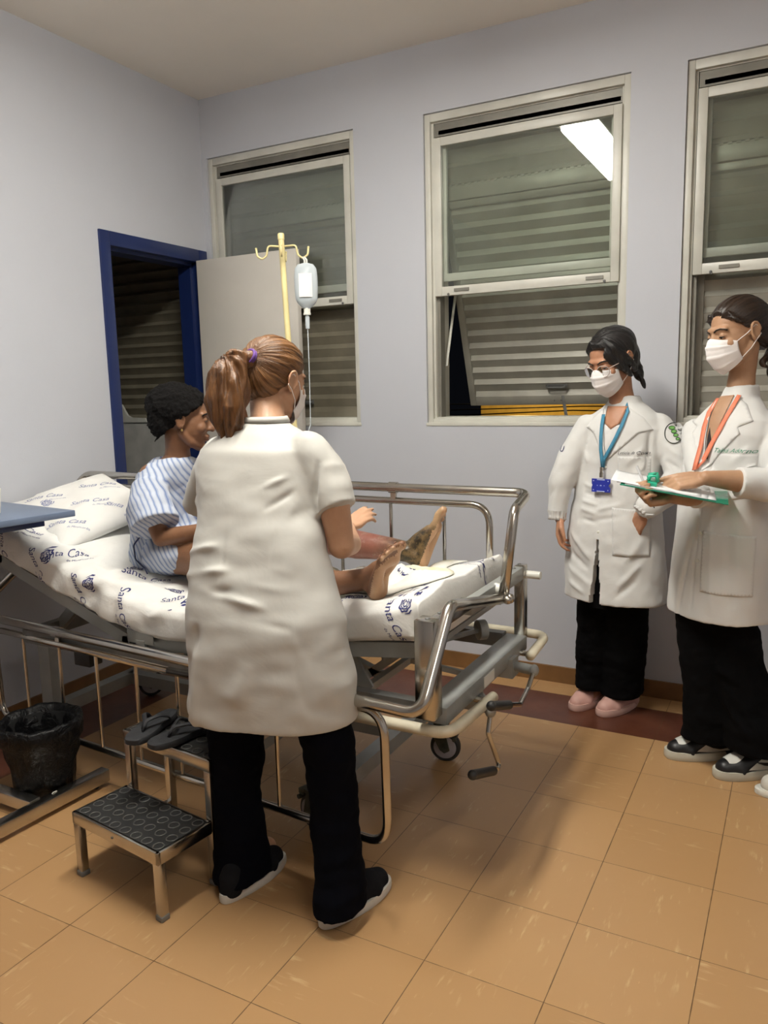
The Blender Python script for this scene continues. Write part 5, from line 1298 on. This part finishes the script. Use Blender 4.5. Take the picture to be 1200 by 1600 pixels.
# gathered cuffs
for c0_, ax_ in ((Vector((2.083, -.371, .872)), Vector((0, -.05, -1))), (Vector((2.448, -.468, .925)), Vector((-.6, -.3, -.7)))):
    a_ = ax_.normalized(); u_ = a_.orthogonal().normalized(); v_ = a_.cross(u_); R3 = []
    for s_, r_ in ((-.012, .040), (0, .036), (.014, .034), (.026, .036), (.026, .031), (0, .030)):
        R3.append([c0_ + a_*s_ + (u_*math.cos(q)+v_*math.sin(q))*(r_+.0022*math.sin(q*14)) for q in [2*PI*k/70 for k in range(70)]])
    m = MB(); m.loft(R3, cap=False); m.build('cuff', WHITE, WC1, sharp=None)
# trousers
t = MB()
t.loft(ringset([(2.26, -.30, .78, .09, .09), (2.245, -.275, .60, .088, .092), (2.225, -.24, .40, .084, .090), (2.210, -.20, .20, .082, .090), (2.203, -.18, .085, .083, .096)], -98, 32))
t.loft(ringset([(2.35, -.30, .78, .09, .09), (2.355, -.275, .60, .092, .096), (2.342, -.24, .40, .088, .096), (2.330, -.205, .20, .086, .098), (2.323, -.185, .072, .088, .102)], -100, 32))
link('trousers', remesh(t, .0062, 4, crease_fn([((2.30, -.40, .10), (2.30, -.40, .80), .018, -.010)], [(.009, 6, 3, 31, (1, 1, 1.6)), (.003, 20, 2, 7, (1, 1, 1.6))])), BLACK, s1, sharp=None)
m = MB(); m.grid([[front(HEM, -102, -u_*w_, z_, -.034) if 0 else (Vector((2.312, -.31, z_)) + S1d*(.020+u_*min(.036, .008+max(0, (.80-z_))*.10)) + F1*(.112 if z_ > .6 else .118)) for u_ in (-1, 0, 1)] for z_ in np.linspace(.50, .80, 10) for w_ in (1,)]); m.build('trouser_front', BLACK, s1, sharp=None)
PINK = plain('pink_leather', (.62, .36, .31), .5, 0, .06, 20); LACEP = plain('pink_laces', (.80, .56, .48), .7); PINKS = plain('pink_sole', (.66, .42, .36), .5)
shoe(s1, (2.228, -.092, 0), math.radians(-112), .235, .046, (PINK, PINKS), .070, lace=LACEP, sole_h=.030)
shoe(s1, (2.368, -.112, 0), math.radians(-118), .235, .048, (PINK, PINKS), .070, lace=LACEP, sole_h=.030)
# hair: black, parted, tied low behind with a loose strand
BKH = hair_mat('black_hair', (.004, .004, .005), (.022, .019, .018), HS @ Vector((.02, .03, .11)), HS.to_3x3() @ Vector((.1, .2, 1)), .32, 24)
h = MB(); RS = HS.to_3x3()
h.ell(HS @ Vector((0, -.024, .036)), (.086, .106, .090), RS, 40, 26); h.ell(HS @ Vector((0, -.060, -.010)), (.076, .070, .080), RS, 30, 20)
h.caps([HS @ Vector(q) for q in ((.018, .056, .098), (-.018, .070, .082), (-.046, .066, .050), (-.066, .048, .006), (-.076, .026, -.034), (-.078, .008, -.066))], [.010, .017, .018, .018, .014, .007], 18)
h.caps([HS @ Vector(q) for q in ((.030, .052, .088), (.052, .046, .064), (.068, .034, .034), (.076, .018, -.002))], [.010, .012, .010, .005], 18)
h.caps([HS @ Vector(q) for q in ((-.030, .050, .092), (-.060, .044, .062), (-.076, .022, .020), (-.078, -.004, -.014), (-.074, -.028, -.055))], [.018, .022, .020, .016, .012], 18)
h.caps([HS @ Vector(q) for q in ((0, -.085, -.03), (-.03, -.085, -.075), (-.062, -.060, -.115), (-.075, -.05, -.145))], [.040, .030, .012, .004], 18)
def s1h(co_, no_):
    Ti = HS.inverted(); out = co_.copy()
    d = []
    for q in co_:
        l = Ti @ Vector(q); a = math.atan2(l.x-.01, l.y-.06); rr = math.hypot(l.x, l.z-.06); d.append(fbm((a*3.0, rr*4, l.z*3), 2.6, 3, 14))
    return out + no_*(np.array(d)*.0045)[:, None]
# leave the face open
def s1cut(co_, no_):
    o = s1h(co_, no_); Ti = HS.inverted()
    for i, q in enumerate(o):
        l = Ti @ Vector(q)
        if l.x > -.030 - max(0, (l.z-.02))*.35:
            lim = .072 if l.z > .080 else .072 - (.080-l.z)*1.0
            if l.y > lim: l.y = lim + (l.y-lim)*.15; l.x *= .94; o[i] = (HS @ l)[:]
    return o
hs = link('hair', remesh(h, .0040, 3, s1cut), BKH, s1, sharp=None)
LS = hair_mat('loose_strand', (.02, .014, .014), (.12, .08, .08), None, None, .4, 30)
m = MB()
for k in range(8):
    a = Vector((2.278+.0016*k, -.412-.001*k, 1.372)); m.tube([a, a+Vector((-.002, -.008, -.030-.006*math.sin(k*3))), a+Vector((-.016+.0018*k, -.006, -.062-.014*math.sin(k*2)))], [.0018, .0013, .0003], 5)
m.bm.free()
eyes(HS, s1, BKH, lash='skin_student'); face_mask(HS, s1)
# glasses
GLM = plain('glasses_frame', (.50, .42, .38), .3, .2); m = MB()
gl = thing_ = None
for sx in (-1, 1):
    m.tube([HS @ Vector((sx*.0335+.0245*math.cos(a), .104-.012*abs(math.cos(a))*(1 if sx*math.cos(a) > 0 else .2), -.004+.0225*math.sin(a))) for a in [2*PI*k/28 for k in range(28)]], .0016, 6, closed=True)
    m.tube([HS @ Vector(q) for q in ((sx*.058, .094, .004), (sx*.078, .060, .006), (sx*.086, .0, .010), (sx*.085, -.02, -.004))], .0014, 6)
m.tube([HS @ Vector(q) for q in ((-.010, .104, -.002), (0, .109, .002), (.010, .104, -.002))], .0014, 6)
gg = m.build('glasses', GLM, s1, sharp=None)
for sx in (-1, 1):
    m = MB(); m.grid([[HS @ Vector((sx*.0335+r_*math.cos(a), .1035-.010*abs(math.cos(a))*r_/.0245*(1 if sx*math.cos(a) > 0 else .2), -.004+r_*.92*math.sin(a))) for r_ in (.001, .012, .0238)] for a in [2*PI*k/24 for k in range(25)]])
    m.build('lens', glass_mat('lens_glass', (.97, .97, .97), .6, .0) if 'lens_glass' not in bpy.data.materials else bpy.data.materials['lens_glass'], gg, sharp=None)
# lanyard and blue badge
def strap(parent, pts, w, mat, name, nrm, th=.0012):
    m = MB(); pts = [Vector(p) for p in pts]; L_ = []; 
    for i, p in enumerate(pts):
        tdir = (pts[min(i+1, len(pts)-1)]-pts[max(i-1, 0)]).normalized(); sdv = tdir.cross(Vector(nrm)).normalized(); L_.append([p-sdv*w/2, p+sdv*w/2])
    m.grid(L_); o = m.build(name, mat, parent, sharp=None); md = o.modifiers.new('s', 'SOLIDIFY'); md.thickness = th; md.offset = 0; return o
def on_surf(obj, p, nd, lift):
    nd = Vector(nd).normalized(); h_ = surf(obj).ray_cast(Vector(p)+nd*.2, -nd, .5); return (h_[0]+nd*lift) if h_[0] is not None else Vector(p)
TEAL = plain('lanyard_blue', (.055, .24, .38), .6, 0, .1, 60)
def frp(u, z, l): return on_surf(WC1, o0 + US1*u + Vector((0, 0, z-1.20)), F1, l)
ly = strap(s1, [HS @ Vector((.0, -.02, -.12))] + [frp(u, z, .011) for u, z in ((.058, 1.285), (.046, 1.235), (.028, 1.19), (.005, 1.14), (-.016, 1.105), (-.022, 1.07))], .0135, TEAL, 'lanyard', F1)
strap(ly, [frp(u, z, .013) for u, z in ((-.038, 1.275), (-.036, 1.235), (-.034, 1.19), (-.031, 1.14), (-.026, 1.10), (-.022, 1.07))], .0135, TEAL, 'lanyard_strap', F1)
bc = frp(-.022, 1.0, .020)
m = MB(); m.cone(bc+Vector((0, 0, .072)), bc+Vector((0, 0, .05)), .006); m.cone(bc+Vector((0, 0, .05)), bc+Vector((0, 0, .032)), .0075); m.build('swivel_clip', MAT['steel'], ly)
RB_ = Matrix((US1, -F1, Vector((0, 0, 1)))).transposed() @ Matrix.Rotation(.0, 3, 'X')
m = MB(); BW, BH = .038, .026
outl = [(-BW, -BH), (-.015, -BH), (.015, -BH), (BW, -BH), (BW, -.010), (BW-.008, 0), (BW, .010), (BW, BH), (.014, BH), (-.014, BH), (-BW, BH), (-BW, .008), (-BW+.003, 0), (-BW, -.008)]
m.loft([[bc + RB_ @ Vector((x, y, z)) for x, z in outl] for y in (-.003, .003)]); bd = m.build('id_badge', plain('badge_blue', (.02, .035, .36), .35), s1, sharp=30)
m = MB()
for x, z, w_, h_ in ((0, BH-.003, .016, .002), (0, -BH+.003, .016, .002), (-.030, .018, .002, .002), (.030, .018, .002, .002), (-.030, -.018, .002, .002), (.030, -.018, .002, .002), (0, 0, .003, .002), (-.014, 0, .0015, .0015), (.014, 0, .0015, .0015)):
    m.cbox(bc + RB_ @ Vector((x, -.0036, z)), (w_*2, .001, h_*2), RB_)
m.build('badge_holes', plain('badge_pale', (.45, .50, .75), .4), bd)
# ------------------------------------------------------------------ right student: ponytail, coral lanyard, clipboard
SK3 = skin_mat('skin_tall_student', (.40, .225, .13), (.48, .285, .17))
s2 = thing('person', 'taller person at the right edge in white lab coat, mask, coral lanyard, black-and-white sneakers, holding a clipboard', 'person', (2.76, -.56, 0))
s2['label'] = 'taller person at the right edge in lab coat and coral lanyard, holding the green clipboard'
HT_ = facing(-139, (2.748, -.600, 1.548), -13, 2)
F2 = Vector((math.cos(math.radians(-122)), math.sin(math.radians(-122)), 0)); S2d = Vector((F2.y, -F2.x, 0)); US2 = -S2d
b = MB()
head(b, HT_, (2.762, -.585, 1.33), .043, 1.0)
b.loft(ringset([(2.72, -.585, .80, .14, .09), (2.73, -.585, 1.0, .12, .08), (2.745, -.585, 1.18, .145, .08), (2.75, -.585, 1.26, .125, .07), (2.76, -.585, 1.32, .06, .05)], -122, 24))
b.caps([(2.67, -.57, .85), (2.70, -.54, .46), (2.74, -.49, .09)], [.070, .045, .032], 16); b.caps([(2.76, -.58, .85), (2.785, -.565, .46), (2.875, -.535, .09)], [.062, .042, .030], 16)
b.caps([(2.74, -.49, .07), (2.67, -.53, .04)], [.03, .025]); b.caps([(2.90, -.53, .07), (2.83, -.58, .04)], [.03, .025])
# her left arm crosses in front and holds the clipboard
b.caps([(2.870, -.62, 1.215), (2.935, -.72, 1.06)], [.036, .036], 16); b.caps([(2.935, -.72, 1.06), (2.80, -.80, 1.075), (2.695, -.865, 1.090)], [.040, .038, .0235], 18)
hand(b, (2.695, -.865, 1.090), (-.93, -.16, -.16), (.0, .62, -.75), (0, .75, .62), (.18, .55, .62, .68), .97, .05, thumb=(.30, .15))
# her right arm below
b.caps([(2.625, -.56, 1.215), (2.680, -.72, 1.02)], [.036, .036], 16); b.caps([(2.680, -.72, 1.02), (2.640, -.82, 1.022), (2.600, -.885, 1.030)], [.036, .032, .0235], 18)
hand(b, (2.600, -.885, 1.030), (-.90, -.38, -.10), (.2, -.5, .85), (-.1, .8, .5), (.95, 1.05, 1.1, 1.15), .95, .0, thumb=(.6, .2))
link('body', remesh(b, .0038, 3), SK3, s2, sharp=None)
R2 = [(2.722, -.60, .578, .178, .136), (2.722, -.60, .59, .179, .136), (2.723, -.60, .66, .176, .132), (2.724, -.60, .78, .170, .126), (2.727, -.595, .92, .158, .118), (2.730, -.59, 1.04, .152, .112), (2.738, -.59, 1.14, .156, .114), (2.745, -.588, 1.215, .160, .104), (2.750, -.586, 1.262, .140, .090), (2.756, -.585, 1.295, .100, .076), (2.763, -.583, 1.335, .064, .060), (2.770, -.578, 1.378, .051, .052)]
c = MB(); c.loft(ringset(R2, -122, 64))
c.caps([(2.850, -.635, 1.220), (2.900, -.68, 1.14), (2.935, -.72, 1.06)], [.058, .062, .060], 24); c.caps([(2.935, -.72, 1.06), (2.86, -.765, 1.065)], [.060, .056], 24); c.tube([(2.86, -.765, 1.066), (2.782, -.812, 1.074)], [.056, .050], 26)
c.caps([(2.630, -.565, 1.215), (2.650, -.64, 1.12), (2.680, -.71, 1.03)], [.054, .054, .050], 24); c.tube([(2.680, -.71, 1.03), (2.655, -.79, 1.022)], [.050, .044], 24)
fr2 = lambda u, z, l=0: front(R2, -122, u, z, l)
# groove along the button edge, hem vent, folds
crs = [(fr2(.02, .60), fr2(.02, 1.10), .005, -.004), (fr2(.35, .56), fr2(.12, .86), .008, -.008), (fr2(.42, .56), fr2(.20, .80), .020, .007), (fr2(-.35, .60), fr2(-.2, 1.0), .012, .004), (fr2(-.75, .60), fr2(-.6, .95), .014, -.004),
       ((2.90, -.72, 1.15), (2.84, -.74, 1.20), .010, .009), ((2.92, -.76, 1.11), (2.84, -.75, 1.14), .010, -.009), ((2.93, -.79, 1.08), (2.86, -.79, 1.11), .009, .009), ((2.88, -.80, 1.06), (2.84, -.80, 1.10), .008, -.008), ((2.86, -.70, 1.22), (2.82, -.70, 1.12), .010, -.010), ((2.85, -.80, 1.03), (2.90, -.80, 1.08), .009, .008),
       (fr2(-.5, 1.12), fr2(-.9, 1.18), .010, .006), (fr2(.5, 1.0), fr2(.9, 1.12), .012, .006), (fr2(-.3, .95), fr2(-.7, 1.02), .012, .006)]
WC2 = link('lab_coat', remesh(c, .0058, 4, crease_fn([(p_, q_, w_, a_*1.3) for p_, q_, w_, a_ in crs], [(.006, 6, 3, 41, (1, 1, .8)), (.003, 18, 2, 19, (1, 1, .7))])), WHITE, s2, sharp=50)
o2 = fr2(0, 1.20)
r2_ = lambda u, z: (u, z-1.20)
panel_on(WC2, o2, US2, F2, [r2_(.040, 1.345), r2_(.078, 1.315), r2_(.118, 1.262), r2_(.084, 1.243), r2_(.096, 1.222), r2_(.055, 1.17), r2_(.006, 1.10), r2_(.018, 1.17), r2_(.030, 1.26)], LAP, 'lapel', WC2, .004, .003)
panel_on(WC2, o2, US2, F2, [r2_(-.036, 1.335), r2_(-.066, 1.30), r2_(-.098, 1.255), r2_(-.070, 1.24), r2_(-.078, 1.22), r2_(-.045, 1.17), r2_(.000, 1.10), r2_(-.012, 1.17), r2_(-.024, 1.26)], LAP, 'lapel', WC2, .004, .003)
panel_on(WC2, o2, US2, F2, [r2_(-.028, 1.34), r2_(-.016, 1.22), r2_(.003, 1.13), r2_(.018, 1.22), r2_(.034, 1.345)], SK3, 'neckline', s2, .0025, .0015)
panel_on(WC2, o2, US2, F2, [r2_(-.012, 1.24), r2_(-.004, 1.135), r2_(.004, 1.135), r2_(.006, 1.20)], plain('dark_top', (.02, .012, .014), .8), 'undershirt', s2, .0045, .001)
panel_on(WC2, fr2(-.55, 1.10), US2, F2, [(-.058, .055), (.060, .055), (.060, -.085), (0, -.098), (-.058, -.085)], WHITE, 'breast_pocket', WC2, .0015, .0012)
panel_on(WC2, fr2(-.60, .80), US2, F2+US2*.5, [(-.080, .095), (.085, .085), (.085, -.115), (-.080, -.115)], WHITE, 'pocket', WC2, .0025, .0018)
text_on(WC2, 'Tainá Adorno', fr2(-.50, 1.165), US2, F2, .020, plain('green_thread', (.03, .22, .12), .8), 'name_embroidery', WC2, .5, .005)
for z in (1.0, .885, .79):
    m = MB(); m.lathe(fr2(-.05, z, .006), [(.001, 0), (.0065, 0), (.0065, .0025), (.001, .0028)], 18, F2); m.build('button', MAT['white_plastic'], WC2)
# coral lanyard
COR = plain('lanyard_coral', (.80, .235, .13), .6, 0, .08, 60)
f2p = lambda u, z, l: on_surf(WC2, o2 + US2*u + Vector((0, 0, z-1.20)), F2, l)
l2 = strap(s2, [f2p(u, z, l) for u, z, l in ((.050, 1.345, .006), (.044, 1.30, .008), (.030, 1.24, .009), (.012, 1.18, .009), (-.004, 1.13, .010), (-.012, 1.105, .011))], .016, COR, 'lanyard', F2)
strap(l2, [f2p(u, z, l) for u, z, l in ((-.034, 1.335, .006), (-.034, 1.29, .010), (-.032, 1.24, .011), (-.027, 1.18, .012), (-.019, 1.13, .013), (-.012, 1.10, .013))], .017, COR, 'lanyard_strap', F2)
bc = f2p(-.012, 1.085, .014)
m = MB(); m.lathe(bc, [(.001, 0), (.0135, 0), (.0135, .005), (.001, .006)], 24, F2); m.build('badge_reel', MAT['white_plastic'], l2)
m = MB(); m.tube([bc+Vector((0, 0, -.012)), bc+Vector((.002, 0, -.03)), bc+Vector((-.001, -.002, -.048))], .0035, 8); m.cbox(bc+Vector((0, -.002, -.04)), (.010, .005, .022)); m.build('swivel_clip', MAT['steel'], l2)
bb = bc + Vector((0, -.004, -.075)); RB2 = Matrix((US2, -F2, Vector((0, 0, 1)))).transposed()
m = MB(); m.cbox(bb, (.084, .002, .052), RB2, bev=.001); ib = m.build('id_badge', plain('badge_white', (.75, .78, .80), .3), s2, sharp=30)
m = MB(); m.cbox(bb + RB2 @ Vector((.022, -.0014, .018)), (.036, .0006, .012), RB2); m.build('badge_print', plain('badge_green', (.04, .32, .25), .4), ib)
# trousers, long and flared
t = MB()
t.loft(ringset([(2.675, -.59, .75, .085, .09), (2.668, -.58, .58, .082, .090), (2.690, -.565, .40, .078, .088), (2.715, -.545, .22, .084, .100), (2.726, -.525, .13, .092, .112), (2.722, -.525, .090, .094, .114)], -140, 32))
t.loft(ringset([(2.76, -.585, .75, .085, .09), (2.755, -.575, .58, .082, .092), (2.790, -.57, .40, .080, .095), (2.840, -.565, .24, .092, .112), (2.885, -.560, .15, .108, .128), (2.892, -.560, .095, .112, .132)], -140, 32))
crs = [((2.70, -.66, .42), (2.80, -.66, .36), .012, .010), ((2.68, -.66, .38), (2.80, -.67, .33), .012, -.009), ((2.74, -.66, .30), (2.86, -.68, .16), .014, .011), ((2.76, -.68, .26), (2.84, -.70, .10), .012, -.010), ((2.80, -.66, .30), (2.93, -.68, .12), .014, .010), ((2.70, -.64, .20), (2.68, -.66, .07), .012, -.009)]
link('trousers', remesh(t, .0062, 4, crease_fn(crs, [(.008, 7, 3, 51, (1, 1, 1.3)), (.003, 20, 2, 17, (1, 1, 1.4))])), BLACK, s2, sharp=None)
BLS = plain('black_leather', (.010, .010, .011), .4); WHL = plain('white_leather', (.66, .65, .60), .45, 0, .05, 20); OFFW = plain('offwhite_rubber', (.55, .53, .45), .5)
def high_top(heel, ang):
    so, T = shoe(s2, heel, ang, .262, .050, (BLS, OFFW), .095, lace=BLS, sole_h=.032)
    bv = surf(so)
    def wrap(me_pts, side, mat, nm, lift):
        """panel drawn in shoe space: x along, z up, projected from the side"""
        m = MB(); n_ = (T.to_3x3() @ Vector((0, side, 0))).normalized(); u_ = T.to_3x3() @ Vector((1, 0, 0)); c_ = T @ Vector((.125, 0, .045))
        bm = bmesh.new(); bm.faces.new([bm.verts.new((x-.125, (z-.045), 0)) for x, z in me_pts]); me = bpy.data.meshes.new('w'); bmesh.ops.triangulate(bm, faces=bm.faces); bm.to_mesh(me); bm.free()
        me2 = me.copy()
        for v_ in me2.vertices: v_.co.x *= 1.0
        v_ax = n_.cross(u_)
        if v_ax.z < 0:
            for v_ in me2.vertices: v_.co.y *= -1
        bmq = bmesh.new(); bmq.from_mesh(me2)
        for _ in range(4): bmesh.ops.subdivide_edges(bmq, edges=[e for e in bmq.edges if e.calc_length() > .012], cuts=1); bmesh.ops.triangulate(bmq, faces=bmq.faces)
        bmq.to_mesh(me2); bmq.free()
        project(m, me2, c_, u_, bv, n_, 1.0, lift, .3); m.build(nm, mat, so, sharp=None)
    for sd in (-1, 1):
        wrap([(.035, .040), (.045, .075), (.095, .082), (.135, .060), (.165, .040), (.10, .034)], sd, WHL, 'quarter_panel', .0022)
        wrap([(.040, .062), (.052, .050), (.075, .046), (.105, .052), (.140, .066), (.105, .062), (.080, .060), (.062, .064), (.052, .076)], sd, BLS, 'side_stripe', .0036)
    m = MB(); n_ = Vector((0, 0, 1)); tb_ = MB(); tb_.grid([[Vector((x, y*(1-((x-.0)/.034)**2*.35), 0)) for y in np.linspace(-.030, .030, 9)] for x in np.linspace(-.030, .030, 9)])
    project(m, tb_.mesh('toe'), T @ Vector((.190, 0, .05)), T.to_3x3() @ Vector((1, 0, 0)), bv, T.to_3x3() @ Vector((.25, 0, 1)), 1.0, .0022, .3); m.build('toe_box', WHL, so, sharp=None)
high_top((2.795, -.455, 0), math.radians(-151)); high_top((2.955, -.515, 0), math.radians(-143))
# hair swept back into a high ponytail
TI2 = HT_ @ Vector((0, -.118, .035)); TX2 = HT_.to_3x3() @ Vector((0, -1, .2))
DBH = hair_mat('dark_brown_hair', (.006, .004, .003), (.045, .024, .014), TI2, TX2, .34, 30)
h = MB(); RT = HT_.to_3x3()
h.ell(HT_ @ Vector((0, -.018, .036)), (.0805, .101, .087), RT, 40, 26); h.ell(HT_ @ Vector((0, -.055, .0)), (.070, .064, .078), RT, 30, 20); h.caps([HT_ @ Vector((0, -.07, .03)), TI2], [.05, .018], 20)
h.caps([HT_ @ Vector(q) for q in ((.048, .060, .072), (.066, .042, .045), (.074, .015, .020))], [.010, .010, .008], 14); h.caps([HT_ @ Vector(q) for q in ((-.048, .060, .072), (-.066, .042, .045), (-.074, .015, .020))], [.010, .010, .008], 14)
def cut2(c_, n_):
    Ti = HT_.inverted(); out = c_.copy()
    for i, q in enumerate(c_):
        l = Ti @ Vector(q); lim = .064 - .2*max(0, abs(l.x)-.03) if l.z > .062 else (.064 - (.062-l.z)*1.10)
        if l.y > lim: l.y = lim + (l.y-lim)*.15; l.x *= .90; out[i] = (HT_ @ l)[:]
    d = np.array([fbm((math.atan2((Vector(q)-TI2).dot(RT @ Vector((1, 0, 0))), (Vector(q)-TI2).dot(RT @ Vector((0, 0, 1))))*3.2, (Vector(q)-TI2).length*2.5, 1), 2.6, 3, 24) for q in out])
    return out + n_*(d*.0035)[:, None]
h2 = link('hair', remesh(h, .0040, 3, cut2), DBH, s2, sharp=None)
DB2 = hair_mat('dark_ponytail', (.010, .006, .004), (.10, .055, .030), None, None, .38, 26)
t = MB(); t.caps([TI2, TI2+Vector((.03, .03, .012)), TI2+Vector((.052, .045, -.05)), TI2+Vector((.050, .03, -.13)), TI2+Vector((.040, -.01, -.20)), TI2+Vector((.03, -.03, -.25))], [.018, .034, .042, .036, .024, .008], 20)
t.caps([TI2+Vector((.04, .02, -.10)), TI2+Vector((.0, -.03, -.155)), TI2+Vector((.02, -.045, -.19))], [.016, .012, .006], 12)
def tl2(c_, n_):
    a = np.arctan2(c_[:, 1]-(TI2.y+.03), c_[:, 0]-(TI2.x+.04)); return c_ + n_*(.004*np.sin(a*9+c_[:, 2]*20)+.003*np.sin(a*17-c_[:, 2]*30))[:, None]
link('ponytail', remesh(t, .0040, 2, tl2), DB2, h2, sharp=None)
m = MB(); ax = TX2.normalized(); u = ax.orthogonal().normalized(); v = ax.cross(u); m.tube([TI2 + ax*.002 + (u*math.cos(a)+v*math.sin(a))*.021 for a in [2*PI*k/20 for k in range(20)]], .006, 8, closed=True); m.build('hair_tie', MAT['rubber'], h2)
eyes(HT_, s2, DBH, lash='skin_tall_student'); face_mask(HT_, s2)

# ------------------------------------------------------------------ clipboard, papers, pen
GRC = NT('green_acrylic'); GRC.col((.10, .62, .42)); GRC.set(rough=.15, trans=.75, ior=1.25); GRC = GRC.m
GCL = plain('green_clip', (.03, .42, .26), .3)
ux = Vector((.93, .10, -.16)).normalized(); un = Vector((.10, -.055, .99)); un = (un-ux*un.dot(ux)).normalized(); uy = un.cross(ux); MC = Matrix((ux, uy, un)).transposed(); cc = Vector((2.600, -.845, 1.052))
cb = thing('clipboard', 'clear green clipboard held level in both hands of the taller person', 'clipboard', tuple(cc))
m = MB(); m.cbox(cc, (.325, .215, .0032), MC, bev=.001); m.build('board', GRC, cb, sharp=25)
PAP = plain('paper', (.74, .75, .76), .7, 0, .03)
m = MB()
q = lambda x, y, z: cc + MC @ Vector((x, y, z))
m.box(-.095, .100, -.018, .018, 0, .012, M=Matrix.Translation(q(-.072, -.03, .006)) @ MC.to_4x4() @ Matrix.Rotation(PI/2, 4, 'Z') @ Matrix.Scale(.45, 4, (1, 0, 0)), bev=.002)
cl_ = m.build('clip', GCL, cb, sharp=25)
m = MB()
for yy in (-.055, -.030, -.004): m.tube([q(-.085, yy, .016), q(-.079, yy, .034), q(-.062, yy, .038), q(-.052, yy, .020)], .005, 8)
m.tube([q(-.085, -.055, .03), q(-.067, -.03, .040), q(-.085, -.004, .03)], .006, 8); m.build('clip_lever', GCL, cl_, sharp=None)
pa = thing('papers', 'white sheets of paper clamped on the green clipboard', 'paper', tuple(q(-.03, 0, .003)))
for k, (dx, an, dz, bend) in enumerate(((-.012, .04, .0030, .0), (-.03, -.05, .0045, .006), (-.055, .02, .0062, .010))):
    m = MB(); ca, sa = math.cos(an), math.sin(an)
    m.grid([[q(dx + ca*x - sa*y, sa*x + ca*y, dz + bend*max(0, -x-.05)*4*max(0, -x-.05)*8) for y in np.linspace(-.095, .095, 6)] for x in np.linspace(-.140, .135, 16)])
    o = m.build('sheet', PAP, pa, sharp=None); md = o.modifiers.new('s', 'SOLIDIFY'); md.thickness = .0006
pn = thing('pen', 'clear ballpoint pen held upright through the fist below the clipboard', 'pen', (2.545, -.915, 1.0))
pa_, pb_ = Vector((2.492, -.915, 1.128)), Vector((2.552, -.925, .995))
m = MB(); m.cone(pb_ + (pa_-pb_)*.10, pa_, .0042, seg=12); m.build('barrel', plain('pen_clear', (.65, .66, .68), .2), pn)
m = MB(); m.cone(pb_, pb_ + (pa_-pb_)*.10, .0012, .0040, seg=12); m.build('tip', MAT['rubber'], pn)
